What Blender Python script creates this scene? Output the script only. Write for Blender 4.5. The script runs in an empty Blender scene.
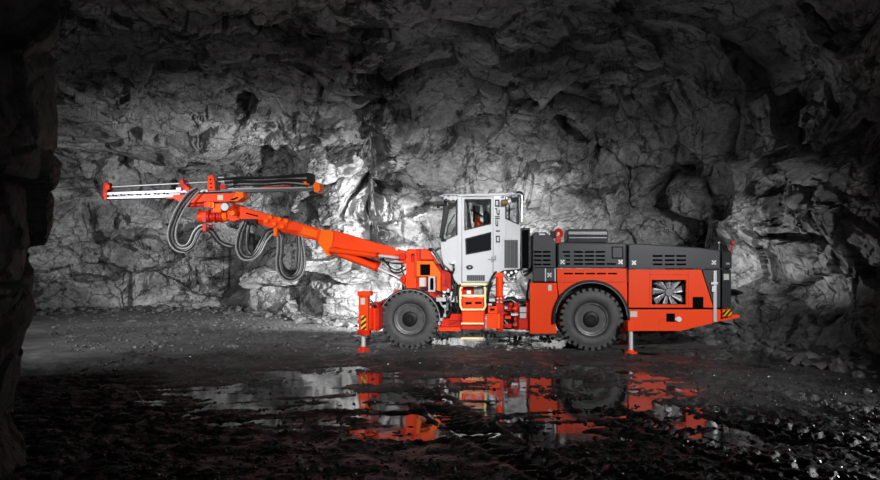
import bpy, bmesh, math, random
import numpy as np
from mathutils import Vector
from mathutils.geometry import tessellate_polygon
random.seed(7)
SC = bpy.context.scene
COL = SC.collection
R = math.radians
F = 650.0; HY = 265.0; CAMZ = 1.68; D0 = 13.0; YAW = R(5)
SY, CY = math.sin(YAW), math.cos(YAW)

# ------------------------------------------------------------------ camera
cd = bpy.data.cameras.new('camera'); cam = bpy.data.objects.new('camera', cd); COL.objects.link(cam)
cam.location = (0, 0, CAMZ); cam.rotation_euler = (R(90), 0, 0)
cd.sensor_width = 36; cd.lens = 36 * F / 880; cd.shift_y = (HY - 240) / 880; cd.clip_end = 200
SC.camera = cam
SC.view_settings.view_transform = 'Standard'; SC.view_settings.look = 'None'
SC.view_settings.gamma = 1; SC.view_settings.exposure = 0

# ------------------------------------------------------------------ materials
def mat(name, col, rough=.5, metal=0, spec=.5, coat=0, noise=None, bump=None, emit=None, trans=0):
    m = bpy.data.materials.new(name); m.use_nodes = True
    nt = m.node_tree; b = nt.nodes['Principled BSDF']
    b.inputs['Base Color'].default_value = (*col, 1)
    b.inputs['Roughness'].default_value = rough; b.inputs['Metallic'].default_value = metal
    b.inputs['Specular IOR Level'].default_value = spec
    b.inputs['Coat Weight'].default_value = coat; b.inputs['Coat Roughness'].default_value = .12
    b.inputs['Transmission Weight'].default_value = trans
    if emit: b.inputs['Emission Color'].default_value = (*emit[0], 1); b.inputs['Emission Strength'].default_value = emit[1]
    if noise:
        scale, lo, col2 = noise
        tc = nt.nodes.new('ShaderNodeTexCoord'); n = nt.nodes.new('ShaderNodeTexNoise')
        n.inputs['Scale'].default_value = scale; n.inputs['Detail'].default_value = 6; n.inputs['Roughness'].default_value = .65
        r = nt.nodes.new('ShaderNodeValToRGB')
        r.color_ramp.elements[0].position = lo; r.color_ramp.elements[0].color = (*col2, 1)
        r.color_ramp.elements[1].position = lo + .18; r.color_ramp.elements[1].color = (*col, 1)
        nt.links.new(tc.outputs['Object'], n.inputs['Vector']); nt.links.new(n.outputs['Fac'], r.inputs['Fac'])
        nt.links.new(r.outputs['Color'], b.inputs['Base Color'])
    if bump:
        tc = nt.nodes.new('ShaderNodeTexCoord'); n = nt.nodes.new('ShaderNodeTexNoise')
        n.inputs['Scale'].default_value = bump[0]; n.inputs['Detail'].default_value = 5
        bp = nt.nodes.new('ShaderNodeBump'); bp.inputs['Strength'].default_value = bump[1]; bp.inputs['Distance'].default_value = .02
        nt.links.new(tc.outputs['Object'], n.inputs['Vector']); nt.links.new(n.outputs['Fac'], bp.inputs['Height'])
        nt.links.new(bp.outputs['Normal'], b.inputs['Normal'])
    return m

M = {}
M['red'] = mat('red_paint', (.93, .062, .006), .42, spec=.18, coat=.06, noise=(2.2, .22, (.6, .035, .005)))
M['deepred'] = mat('deep_red_paint', (.66, .022, .006), .4, spec=.2, coat=.08, noise=(9, .30, (.18, .01, .006)))
M['orange'] = mat('orange_paint', (1.0, .15, .004), .42, spec=.2, coat=.08)
M['white'] = mat('white_paint', (.56, .575, .60), .4, spec=.3, coat=.1, noise=(3, .24, (.42, .42, .43)))
M['grey'] = mat('charcoal_paint', (.040, .041, .046), .42, spec=.3, noise=(3, .3, (.045, .045, .048)))
M['grille'] = mat('grey_grille', (.10, .10, .11), .5)
M['black'] = mat('black_plastic', (.008, .008, .009), .45, spec=.22)
M['void'] = mat('dark_opening', (.003, .003, .003), .9, spec=.05)
M['rubber'] = mat('tyre_rubber', (.066, .066, .067), .5, spec=.4, noise=(5, .36, (.04, .04, .041)), bump=(45, .35))
M['rim'] = mat('rim_paint', (.15, .15, .155), .35, noise=(8, .38, (.07, .07, .07)))
M['hose'] = mat('hose_rubber', (.018, .018, .019), .33)
M['hosegrey'] = mat('grey_hose_sleeve', (.42, .42, .43), .35, noise=(60, .40, (.16, .16, .16)))
M['steel'] = mat('bright_steel', (.8, .8, .82), .3, metal=.35)
M['alu'] = mat('aluminium_rail', (.50, .50, .52), .38, metal=.35)
M['darksteel'] = mat('dark_steel', (.16, .16, .17), .38, metal=.7)
M['yellow'] = mat('pale_yellow_paint', (.95, .78, .38), .45)
M['sticker'] = mat('white_sticker', (.62, .60, .54), .5)
M['trim'] = mat('fender_edge', (.28, .28, .29), .4)
M['glass'] = mat('cab_glass', (.75, .8, .8), .03, trans=1.0)
M['glassd'] = mat('dark_tinted_glass', (.012, .014, .016), .05)
M['bronze'] = mat('bronze_lamp', (.22, .12, .05), .4)
M['lens'] = mat('lamp_lens', (.8, .8, .82), .15)
M['inner'] = mat('cab_lining', (.35, .36, .37), .6)
M['seatred'] = mat('orange_cloth', (.85, .10, .02), .7)

def stripe_mat():
    m = bpy.data.materials.new('hazard_stripes'); m.use_nodes = True; nt = m.node_tree; b = nt.nodes['Principled BSDF']
    tc = nt.nodes.new('ShaderNodeTexCoord'); sp = nt.nodes.new('ShaderNodeSeparateXYZ'); nt.links.new(tc.outputs['Object'], sp.inputs[0])
    a = nt.nodes.new('ShaderNodeMath'); a.operation = 'MULTIPLY_ADD'; a.inputs[1].default_value = -.85
    nt.links.new(sp.outputs['X'], a.inputs[0]); nt.links.new(sp.outputs['Z'], a.inputs[2])
    k = nt.nodes.new('ShaderNodeMath'); k.operation = 'MULTIPLY'; k.inputs[1].default_value = 9.5; nt.links.new(a.outputs[0], k.inputs[0])
    f = nt.nodes.new('ShaderNodeMath'); f.operation = 'FRACT'; nt.links.new(k.outputs[0], f.inputs[0])
    g = nt.nodes.new('ShaderNodeMath'); g.operation = 'GREATER_THAN'; g.inputs[1].default_value = .5; nt.links.new(f.outputs[0], g.inputs[0])
    mx = nt.nodes.new('ShaderNodeMix'); mx.data_type = 'RGBA'
    mx.inputs[6].default_value = (.9, .5, .02, 1); mx.inputs[7].default_value = (.01, .01, .01, 1)
    nt.links.new(g.outputs[0], mx.inputs[0]); nt.links.new(mx.outputs[2], b.inputs['Base Color']); b.inputs['Roughness'].default_value = .45
    return m
M['hazard'] = stripe_mat()

# ------------------------------------------------------------------ helpers
def P(px, py, d=0.0):
    """photo pixel on the vertical plane d metres behind the rig's near side -> the rig's own coordinates"""
    dx = (px - 440) / F
    t = (D0 * CY + d) / (SY * dx + CY)
    x, y, z = dx * t, t, CAMZ - (py - HY) / F * t
    return Vector((x * CY - y * SY + D0 * SY, d, z))

class MB:
    def __init__(s): s.v = []; s.f = []
    def prism(s, loops, dv):
        """loops: outer + holes as Vectors in a plane; dv: extrusion vector"""
        tri = tessellate_polygon(loops); flat = [p for l in loops for p in l]; n = len(flat); b = len(s.v)
        s.v += [Vector(p) for p in flat] + [Vector(p) + dv for p in flat]
        for a, c, e in tri: s.f.append((b + a, b + c, b + e)); s.f.append((b + n + e, b + n + c, b + n + a))
        o = 0
        for l in loops:
            m = len(l)
            for i in range(m):
                j = (i + 1) % m
                s.f.append((b + o + i, b + o + j, b + n + o + j, b + n + o + i))
            o += m
    def poly(s, pts, d0, d1, holes=()):
        s.prism([[P(x, y, d0) for x, y in l] for l in [pts] + list(holes)], Vector((0, d1 - d0, 0))); return s
    def box(s, x0, y0, x1, y1, d0, d1):
        return s.poly([(x0, y0), (x1, y0), (x1, y1), (x0, y1)], d0, d1)
    def wbox(s, c, h, rz=0):
        cs, sn = math.cos(rz), math.sin(rz); b = len(s.v)
        for i in range(8):
            x = h[0] * (1 if i & 1 else -1); y = h[1] * (1 if i & 2 else -1); z = h[2] * (1 if i & 4 else -1)
            s.v.append(Vector((c[0] + x * cs - y * sn, c[1] + x * sn + y * cs, c[2] + z)))
        for q in ((0,1,3,2),(4,6,7,5),(0,4,5,1),(2,3,7,6),(0,2,6,4),(1,5,7,3)): s.f.append(tuple(b + k for k in q))
        return s
    def tubew(s, pts, r, n=8, taper=None):
        pts = [Vector(p) for p in pts]; b = len(s.v); m = len(pts); up = None
        for i, p in enumerate(pts):
            t = (pts[min(i + 1, m - 1)] - pts[max(i - 1, 0)]).normalized()
            if up is None: up = Vector((0, 1, 0)) if abs(t.y) < .9 else Vector((0, 0, 1))
            sd = t.cross(up).normalized(); up = sd.cross(t).normalized()
            rr = r if taper is None else r * taper[i]
            for k in range(n):
                a = 2 * math.pi * k / n
                s.v.append(p + (sd * math.cos(a) + up * math.sin(a)) * rr)
        for i in range(m - 1):
            for k in range(n):
                s.f.append((b + i * n + k, b + i * n + (k + 1) % n, b + (i + 1) * n + (k + 1) % n, b + (i + 1) * n + k))
        s.f.append(tuple(b + k for k in reversed(range(n)))); s.f.append(tuple(b + (m - 1) * n + k for k in range(n)))
        return s
    def rod(s, a, b, r, n=14): return s.tubew([P(*a), P(*b)], r, n)
    def cyl(s, px, py, r, d0, d1, n=24):          # axis across the rig
        c = P(px, py, d0); return s.tubew([c, c + Vector((0, d1 - d0, 0))], r, n)
    def hose(s, pts, r, n=7, sub=6):
        w = [P(*p) for p in pts]; out = []
        for i in range(len(w) - 1):
            p0, p1, p2, p3 = w[max(i - 1, 0)], w[i], w[i + 1], w[min(i + 2, len(w) - 1)]
            for k in range(sub):
                t = k / sub
                out.append(.5 * ((2 * p1) + (p2 - p0) * t + (2 * p0 - 5 * p1 + 4 * p2 - p3) * t * t + (3 * p1 - p0 - 3 * p2 + p3) * t ** 3))
        out.append(w[-1]); return s.tubew(out, r, n)
    def lathe(s, c, prof, n=48):                    # prof: (y offset, radius); axis = y through c
        b = len(s.v); m = len(prof)
        for dy, r in prof:
            for k in range(n):
                a = 2 * math.pi * k / n; s.v.append(Vector((c[0] + r * math.cos(a), c[1] + dy, c[2] + r * math.sin(a))))
        for i in range(m - 1):
            for k in range(n):
                s.f.append((b + i * n + k, b + i * n + (k + 1) % n, b + (i + 1) * n + (k + 1) % n, b + (i + 1) * n + k))
        s.f.append(tuple(b + k for k in range(n))); s.f.append(tuple(b + (m - 1) * n + k for k in reversed(range(n))))
        return s
    def build(s, name, m, parent=None, label=None, bev=0.0, smooth=False):
        me = bpy.data.meshes.new(name); me.from_pydata([tuple(v) for v in s.v], [], s.f)
        bm = bmesh.new(); bm.from_mesh(me); bmesh.ops.recalc_face_normals(bm, faces=bm.faces); bm.to_mesh(me); bm.free()
        me.materials.append(M[m] if isinstance(m, str) else m)
        if smooth:
            me.shade_smooth() if hasattr(me, 'shade_smooth') else None
            try: me.set_sharp_from_angle(angle=R(38))
            except Exception: pass
        o = bpy.data.objects.new(name, me); COL.objects.link(o)
        if parent: o.parent = parent
        if label: o['label'] = label
        if bev:
            md = o.modifiers.new('bevel', 'BEVEL'); md.width = bev; md.segments = 2; md.limit_method = 'ANGLE'; md.angle_limit = R(35)
            md.harden_normals = False
        return o

def B(name, m, parent, label=None, bev=.008, smooth=False):      # one-shot builder: returns MB whose .end() links it
    mb = MB(); mb._args = (name, m, parent, label, bev, smooth); return mb
MB.end = lambda s: s.build(*s._args[:3], label=s._args[3], bev=s._args[4], smooth=s._args[5])

rig = bpy.data.objects.new('drilling_rig', None); COL.objects.link(rig)
rig.location = (0, D0, 0); rig.rotation_euler = (0, 0, -YAW)
rig['label'] = 'orange-red underground drilling rig with white cab, long boom and four big tyres'
rig['category'] = 'drilling rig'

# ================================================================== REAR UNIT
def arc(cx, cy, r, a0, a1, n=22):
    return [(cx + r * math.cos(R(a0 + (a1 - a0) * i / n)), cy - r * math.sin(R(a0 + (a1 - a0) * i / n))) for i in range(n + 1)]
RW = (591.5, 318.5)
# chassis core inside the body
B('rear_frame', 'black', rig, bev=.01).box(534, 283, 700, 322, .5, 1.55).box(533, 250, 556, 318, .45, 1.6).end()
body = B('side_body', 'red', rig, bev=.012)
body.poly([(530, 283), (557, 283)] + arc(RW[0], RW[1], 36, 158, 190, 8) + [(556.5, 333.5), (530, 333.5)], 0, .42)
body.poly([(557.5, 282.5), (557.5, 278), (627, 278), (627, 329), (622, 329)] + arc(RW[0], RW[1], 36, -8, 152, 26), .02, .40)
body.poly([(557.5, 282.5), (627, 282.5), (627, 278), (557.5, 278)], .02, .4)
side = body.end()
B('louvre_panel', 'red', rig, bev=.006).box(557, 268.6, 626.6, 282, .0, .45).end()
for x in (564, 575, 586, 597, 608):
    B('louvre_slot', 'void', rig, bev=0).box(x, 272.8, x + 9, 274.3, -.006, .01).end()
# rear side panel with fan opening
pan = B('radiator_panel', 'red', rig, bev=.01)
pan.poly([(628.6, 269.6), (701.5, 269.6), (713.5, 307.6), (628.6, 307.6)], 0, .06, holes=[[(652, 280), (652, 304.5), (686, 304.5), (686, 280)]])
pn = pan.end()
B('panel_seam', 'deepred', pn, bev=0).box(649.6, 271, 650.1, 307, -.003, .01).box(688, 271, 688.5, 307, -.003, .01).box(650, 274.5, 688, 275, -.003, .01).end()
B('engine_bay', 'black', rig, bev=.01).box(629, 270, 718, 308, .45, 1.9).end()
B('opening_surround', 'void', pn, bev=0).poly([(651, 279), (687, 279), (687, 305.5), (651, 305.5)], .06, .40, holes=[[(652.3, 280.3), (652.3, 304.2), (685.7, 304.2), (685.7, 280.3)]]).end()
# fan
fc = P(668.5, 292.5, .2)
fan = B('cooling_fan', 'darksteel', rig, bev=.004, label='silver fan hub behind the square opening')
fan.lathe(fc, [(-.05, .03), (-.05, .07), (.05, .075)], 24); fan = fan.end()
for k in range(9):
    a = 2 * math.pi * k / 9 + .2; ca, sa = math.cos(a), math.sin(a); bl = MB(); rows = []
    for i in range(6):
        r = .06 + i * .052; w = .035 + .010 * i; tw = .8 - .07 * i; row = []
        for q in (-1, -.33, .33, 1):
            t_ = q * w; y = t_ * math.sin(tw) * .8 ; x = r; z = t_ * math.cos(tw) + .03 * (i / 5) ** 2
            row.append(len(bl.v)); bl.v.append(Vector((fc.x + x * ca - z * sa, fc.y + y, fc.z + x * sa + z * ca)))
        rows.append(row)
    for i in range(5):
        for j in range(3): bl.f.append((rows[i][j], rows[i][j + 1], rows[i + 1][j + 1], rows[i + 1][j]))
    o = bl.build('fan_blade', 'alu', fan, smooth=True); sd = o.modifiers.new('solid', 'SOLIDIFY'); sd.thickness = .006
gr = B('fan_guard', 'darksteel', fan, bev=0)
for rr in (.12, .2, .29):
    gr.tubew([Vector((fc.x + rr * math.cos(R(a)), .06, fc.z + rr * math.sin(R(a)) * .98)) for a in range(0, 361, 20)], .003, 5)
gr.end()
# lower beam + tail
B('lower_beam', 'red', rig, bev=.012).poly([(628.4, 309.4), (721, 309.4), (721, 321), (714, 323), (681, 331), (628.4, 331)], 0, 1.9).end()
B('beam_seam', 'void', rig, bev=0).box(628, 307.6, 721, 309.4, .02, 1.85).end()
B('corner_panel', 'grey', rig, bev=.01).poly([(702.3, 269.8), (720.4, 269.8), (720.4, 307.6), (714.3, 307.6)], 0, 1.9).end()
B('corner_post', 'alu', rig, bev=.006, label='shiny silver upright on the rear corner').box(713.4, 270.5, 717, 322, -.03, .0).end()
lc = B('post_latch', 'steel', rig, bev=.004); lc.box(711, 282, 718, 284.5, -.06, -.03).box(712, 286, 716, 292, -.06, -.03).end()
tail = B('tail_panel', 'grey', rig, bev=.012)
def tailprism(mb, y0, y1, dx=.22, x0=722.3):
    a, b = P(x0, y0, .02), P(x0, y1, .02); h = Vector((0, 0, b.z - a.z))
    loop = [a, a + Vector((dx, .16, 0)), a + Vector((dx, 1.7, 0)), a + Vector((0, 1.86, 0))]
    mb.prism([loop], h); return mb
tailprism(tail, 269.8, 307.6); tail.end()
tailprism(B('tail_cap', 'grey', rig, bev=.015), 252, 268.4, .235).end()
tailprism(B('tail_bumper', 'red', rig, bev=.01), 309.4, 317.5, .22).end()
q = P(722.3, 310, .02)
mb = MB(); mb.prism([[q + Vector((.01, -.004, 0)), q + Vector((.215, .145, 0)), q + Vector((.215, .145, -.125)), q + Vector((.01, -.004, -.125))]], Vector((.01, -.014, 0)))
mb.build('hazard_plate', 'hazard', rig, label='yellow and black striped corner plate')
B('tow_hitch', 'red', rig, bev=.006).poly([(721, 317), (731, 314.5), (740, 315), (740, 317.5), (733, 319), (721, 321)], .2, .5).end()
mb = MB(); mb.prism([[P(724, 274, .0) + Vector((0, .03, 0)), P(731, 274, .0) + Vector((0, .125, 0)), P(731, 280, 0) + Vector((0, .125, 0)), P(724, 280, 0) + Vector((0, .03, 0))]], Vector((.004, -.008, 0)))
mb.build('white_label', 'sticker', rig)
def stick(x0, y0, x1, y1, d=0.0, m='sticker', name='white_label', par=rig, th=.006):
    return B(name, m, par, bev=0).box(x0, y0, x1, y1, d - th, d + .002).end()
stick(630, 311.4, 637.2, 317); stick(548, 284.8, 551.6, 290.8)
B('step_box', 'void', rig, bev=.004).box(693, 297, 703.5, 307.8, -.02, .05).end()
B('lamp_recess', 'void', rig, bev=.003).box(666.5, 313.5, 675, 321.8, -.012, .03).end()
B('work_lamp', 'lens', rig, bev=.003).cyl(679, 319.3, .05, -.05, .02).cyl(676.6, 319, .03, -.03, .02).end()
# hoods
hood = B('engine_hood', 'grey', rig, bev=.03)
hood.poly([(557.5, 268), (557.5, 243.5), (562, 242), (622, 242.6), (626.8, 243.5), (626.8, 268)], 0, 1.85); hood = hood.end()
for r_, y in enumerate((251, 255, 259, 263)):
    for c_, x in enumerate((561, 574, 585, 596, 607)):
        if r_ < 3 and c_ == 4: continue
        x0 = x + (5 if r_ == 3 and c_ == 0 else (2 + r_ * 1.5 if c_ == 0 else 0))
        B('hood_louvre', 'void', hood, bev=0).box(x0, y, x + 9, y + 1.8, -.008, .01).end()
hf = B('filler_hatch', 'grey', hood, bev=.006); hf.box(612.5, 247.3, 622.5, 257.8, -.02, .01).end()
B('hatch_gap', 'void', hood, bev=0).box(611.7, 246.5, 623.3, 258.6, -.006, .01).end()
hood2 = B('rear_hood', 'grey', rig, bev=.03)
hood2.poly([(628.4, 268.4), (628.4, 244), (640, 243.6), (700, 247.6), (720.6, 250.6), (720.6, 268.4)], 0, 1.85); hood2 = hood2.end()
for y in (255, 259.2, 263.4):
    for x in (653, 665, 676.5):
        B('hood_louvre', 'void', hood2, bev=0).box(x, y, x + 9.5, y + 1.9, -.008, .01).end()
fcv = B('front_cover', 'grey', rig, bev=.02)
fcv.poly([(532.5, 282), (532.5, 235), (535, 232.2), (546, 232.2), (552, 237), (556, 243), (556, 282)], .05, 1.75); fcv = fcv.end()
for y in (251, 255, 259.3, 263.5):
    for x in (534, 543): B('cover_louvre', 'void', fcv, bev=0).box(x, y, x + 7.5, y + 1.8, .04, .07).end()
B('cover_seam', 'void', fcv, bev=0).box(532.5, 267.4, 556, 268.1, .045, .07).end()
B('cover_handle', 'alu', fcv, bev=.003).box(539, 233.5, 545, 235, .02, .06).end()
B('edge_strip', 'alu', fcv, bev=0).box(554.6, 268.5, 555.8, 281.5, .035, .06).end()
B('edge_strip', 'alu', fcv, bev=0).box(545, 268.5, 546, 281.5, .04, .06).end()
def latch(x, y, par, d=0):
    l = B('latch', 'alu', par, bev=0)
    for sx, sy in ((-1, -1), (1, -1), (-1, 1), (1, 1)): l.box(x + sx * 1.35 - .8, y + sy * 1.35 - .8, x + sx * 1.35 + .8, y + sy * 1.35 + .8, d - .012, d + .01)
    l.box(x - 1, y - 1, x + 1, y + 1, d - .007, d + .01); l.end()
latch(562.5, 262, hood); latch(620.5, 262, hood); latch(634, 262.8, hood2); latch(714, 262.5, hood2); latch(549.5, 275, fcv, .05)
mb = MB(); mb.prism([[P(727, 262.5) + Vector((0, .08, 0)), P(732, 262.5) + Vector((0, .15, 0)), P(732, 264.7) + Vector((0, .15, 0)), P(727, 264.7) + Vector((0, .08, 0))]], Vector((.004, -.02, 0)))
mb.build('cap_handle', 'alu', rig)
B('marker_lamp', 'deepred', rig, bev=.004, label='small dark red lamp above the tail').cyl(733, 242.5, .035, .9, 1.0, 14).rod((733, 243, .96), (730, 253, .96), .015).end()
B('marker_mast', 'darksteel', rig, bev=0).rod((719, 242.5, .5), (719, 252, .5), .012).cyl(719, 242.5, .022, .45, .55, 8).end()
# things on the hood
ex = B('air_intake', 'black', rig, bev=.006, label='ribbed metal box on top of the hood')
ex.poly([(567.5, 242), (567.5, 231), (569, 229), (606, 229), (608, 231.5), (608, 242)], .6, 1.3); ex = ex.end()
B('intake_band', 'trim', ex, bev=.003).box(568.5, 231.6, 607, 234.6, .57, .61).end()
B('intake_band', 'darksteel', ex, bev=.003).box(569, 237.2, 607, 238.2, .57, .61).end()
for i in range(11): B('intake_rib', 'black', ex, bev=0).box(571 + i * 3.3, 235, 572.6 + i * 3.3, 241, .585, .61).end()
be = B('lifting_hook', 'deepred', rig, bev=0, smooth=True)
be.tubew([P(558.5 + 3 * math.cos(R(a)), 233.5 - 3.6 * math.sin(R(a)), .5) for a in range(-100, 235, 20)], .035, 8); be.end()
B('hook_base', 'deepred', rig, bev=.004).box(556, 236, 561, 243, .45, .6).end()
bc = B('rear_camera', 'black', rig, bev=.006).box(551, 231, 556, 238, .45, .7).end()
# fenders
def fender(c, r, w, a0, a1, d0, d1, par, m='black', name='fender', label=None):
    mb = MB(); mb._args = (name, m, par, label, .006, False)
    mb.poly(arc(c[0], c[1], r, a0, a1, 34) + arc(c[0], c[1], r - w, a1, a0, 34), d0, d1); return mb.end()
fr = fender(RW, 38.6, 2.6, -14, 188, -.09, .42, rig)
fender(RW, 36.4, 1.0, 4, 172, -.10, -.07, fr, 'grille', 'fender_trim')
FW = (409.5, 320.2)
ff = fender(FW, 31.6, 1.6, -25, 178, .02, .50, rig)
fender(FW, 30.6, .75, -22, 172, -.0, .03, ff, 'trim', 'fender_trim')

# ------------------------------------------------------------------ wheels
def wheel(cpx, d, Rr, rot=0):
    c = P(cpx, 300, d); c.z = Rr - .005; W = .38
    w = bpy.data.objects.new('wheel', None); COL.objects.link(w); w.parent = rig; w.location = c
    o0 = Vector((0, 0, 0)); t = MB()
    Rb = Rr - .035
    t.lathe(o0, [(W - .06, Rr * .52), (W, Rr * .62), (W, Rr * .85), (W - .05, Rb), (.05, Rb), (.012, Rr * .90), (0, Rr * .80), (-.004, Rr * .66), (.01, Rr * .60), (.03, Rr * .57), (.06, Rr * .52)], 64)
    n = 30
    for k in range(n):                     # chunky lugs, both shoulders staggered
        for sgn in (0, 1):
            a = 2 * math.pi * (k + .5 * sgn) / n + rot
            ys = (.012, W * .56) if sgn == 0 else (W - .012, W * .44)
            b = len(t.v); hw = R(3.6); sk = R(3.5) * (1 if sgn == 0 else -1)
            for yy, da in ((ys[0], -sk), (ys[1], sk)):
                for aa in (a + da - hw, a + da + hw):
                    for rr in (Rb - .05, Rr):
                        t.v.append(Vector((rr * math.cos(aa), yy, rr * math.sin(aa))))
            for f in ((0,1,3,2),(4,6,7,5),(0,4,5,1),(2,3,7,6),(0,2,6,4),(1,5,7,3)): t.f.append(tuple(b + i for i in f))
            if sgn == 0:                   # lug wrapping on to the side wall
                b = len(t.v)
                for yy, r0 in ((.002, Rr * .84), (.06, Rr * .84)):
                    for aa in (a - sk - hw * .8, a - sk + hw * .8):
                        for rr in (r0, Rr - .008): t.v.append(Vector((rr * math.cos(aa), yy if rr == r0 else yy + .006, rr * math.sin(aa))))
                for f in ((0,1,3,2),(4,6,7,5),(0,4,5,1),(2,3,7,6),(0,2,6,4),(1,5,7,3)): t.f.append(tuple(b + i for i in f))
    t.build('tyre', 'rubber', w, bev=.004, smooth=True)
    rm = MB().lathe(o0, [(.30, Rr * .50), (.02, Rr * .535), (.005, Rr * .525), (.012, Rr * .49), (.05, Rr * .47), (.065, Rr * .40), (.10, Rr * .37), (.11, .05), (.2, .05)], 56)
    rm.build('rim', 'rim', w, smooth=True)
    hb = MB().lathe(o0, [(.13, Rr * .38), (.095, Rr * .375), (.09, Rr * .31), (.085, Rr * .30), (.08, Rr * .265), (.03, Rr * .25), (.02, Rr * .22), (.02, Rr * .12), (.035, Rr * .10), (.035, .002)], 40)
    hb.build('hub', 'black', w, smooth=True)
    nb = MB()
    for k in range(10):
        a = 2 * math.pi * k / 10; nb.tubew([(Rr * .335 * math.cos(a), .115, Rr * .335 * math.sin(a)), (Rr * .335 * math.cos(a), .075, Rr * .335 * math.sin(a))], .014, 6)
    nb.build('wheel_nuts', 'rim', w)
    return w
wheel(591.5, .02, .615); wheel(409.5, .04, .592, .05)
wheel(591.5 - 2, 1.45, .61, .1).location.x = P(591.5, 300, .02).x
wf = wheel(409.5, 1.45, .592, .15); wf.location.x = P(409.5, 300, .04).x
for x, z in ((P(591.5, 300, 0).x, .6), (P(409.5, 300, 0).x, .58)):
    MB().tubew([(x, .2, z), (x, 1.8, z)], .12, 16).build('axle', 'black', rig, bev=.01)

# ------------------------------------------------------------------ jacks
def jack_rear(x, d, top, pad_lab=None):
    base = P(x, 330, d).x
    j = MB(); ztop = P(x, top, d).z
    j.wbox((base, d + .02, ztop - .09), (.07, .07, .10)); j = j.build('jack', 'red', rig, bev=.01)
    MB().tubew([(base, d + .02, ztop - .1), (base, d + .02, .06)], .042, 14).build('jack_piston', 'steel', j, smooth=True)
    MB().tubew([(base, d + .02, .085), (base, d + .02, .045), (base, d + .02, .04), (base, d + .02, -.005)], .12, 12, taper=(.5, .6, 1, 1.05)).build('jack_pad', 'red', j, bev=.006)
    return j, base
j, bx_ = jack_rear(631, -.42, 321)
MB().wbox((bx_, -.18, .52), (.06, .26, .07)).build('jack_arm', 'red', j, bev=.008)
j, bx_ = jack_rear(624.5, 1.2, 325); MB().wbox((bx_, 1.4, .62), (.06, .3, .07)).build('jack_arm', 'red', j, bev=.008)
jd = -.5
j = B('jack', 'red', rig, bev=.01); j.box(358.6, 296, 368, 334, jd - .1, jd + .1); j.box(357.3, 291.5, 370.8, 296, jd - .13, jd + .13); j = j.end()
B('jack_band', 'deepred', j, bev=.006).box(357.6, 330, 369, 335.5, jd - .12, jd + .12).end()
MB().tubew([P(363.4, 333, jd), Vector((P(363.4, 333, jd).x, jd, .07))], .04, 14).build('jack_piston', 'steel', j, smooth=True)
px_ = P(363.4, 333, jd).x
MB().tubew([(px_, jd, .1), (px_, jd, .055), (px_, jd, .05), (px_, jd, -.005)], .12, 16, taper=(.5, .55, 1, 1.05)).build('jack_pad', 'deepred', j, bev=.006)
B('hazard_plate', 'hazard', j, bev=0, label='yellow and black striped plate').box(361, 315.5, 366, 330, jd - .108, jd - .09).end()
stick(360.6, 298, 365, 304.5, jd - .1, par=j)
fb = B('jack_bracket', 'deepred', rig, bev=.01); fb.box(366.5, 308, 379, 331, -.42, .35).box(370, 303, 378, 310, -.3, .3).box(372, 312, 380, 326, -.1, 1.3); fb = fb.end()
B('bracket_rib', 'red', fb, bev=.004).box(368.5, 309, 370.3, 331, -.45, -.40).end()
B('bracket_rib', 'red', fb, bev=.004).box(373.5, 309, 375.3, 331, -.45, -.40).end()
for k in range(3):
    MB().hose([(368 + k, 300 + k * 2, -.45), (371 + k, 300 + k * 2, -.45), (374 + k, 306, -.40), (376, 312, -.2)], .012).build('hose', 'hose', rig, smooth=True)
B('fitting', 'alu', fb, bev=.004).box(367, 302, 369.5, 305, -.42, -.36).box(369, 306, 371, 308, -.42, -.36).end()

# ================================================================== FRONT UNIT
B('front_frame', 'deepred', rig, bev=.012).box(381, 300, 458, 327, .55, 1.4).box(436, 318, 461, 329, .15, .6).end()
pf = B('platform', 'deepred', rig, bev=.008).poly([(438, 330.5), (438, 327), (460.5, 327), (460.5, 330.5)], -.02, .5).end()
B('platform_edge', 'red', pf, bev=.003).box(439, 327.8, 460, 331.2, -.04, -.01).end()
tp = B('step_plate', 'deepred', rig, bev=.006).poly([(449, 320.5), (451, 314), (461, 314), (461, 320.5)], .12, .5).end()
B('fitting', 'alu', rig, bev=.004).box(440, 318, 442.5, 321, .0, .08).box(443.5, 314, 446, 317, .0, .08).box(438, 322, 440.5, 325, 0, .08).end()
# boom support tower
tw = B('boom_mount', 'deepred', rig, bev=.012)
tw.poly([(406, 291), (406, 251), (408, 249), (431, 249), (442, 268), (442, 291)], .55, 1.35); tw = tw.end()
B('mount_rib', 'red', tw, bev=.006).poly([(406, 291), (406, 252), (409, 250), (416.5, 250), (416.5, 291)], .42, .56, holes=[[(411, 254), (411, 262), (414.5, 262), (414.5, 254)]]).end()
B('mount_plate', 'orange', tw, bev=.008).poly([(416.3, 261), (433, 261), (440.5, 273), (440.5, 291), (436.5, 291), (436.5, 276.5), (416.3, 276.5)], .30, .40, holes=[[(420, 264.5), (420, 275.2), (430, 275.2), (430, 264.5)]]).end()
B('plate_recess', 'void', tw, bev=0).box(419, 263.5, 431, 276, .40, .43).end()
fw = B('gauge_window', 'alu', tw, bev=.004, label='pale framed gauge window').poly([(428.2, 276.5), (435.2, 276.5), (435.2, 292), (428.2, 292)], .24, .34, holes=[[(430, 278), (430, 290), (433.5, 290), (433.5, 278)]]).end()
B('gauge', 'void', fw, bev=0).box(429.5, 277.5, 434, 291, .30, .33).end()
stick(419.5, 277.5, 426, 286.5, .40, par=tw); B('manifold', 'deepred', tw, bev=.005).box(416.5, 277, 427, 292, .40, .55).end()
B('fitting', 'black', tw, bev=.004).box(421, 287, 426.5, 291, .33, .41).end()
B('top_plate', 'red', tw, bev=.006).poly([(421, 249.5), (430.5, 249.5), (439.5, 264), (436, 264), (433, 259.5), (421, 259.5)], .46, .56).end()
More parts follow.
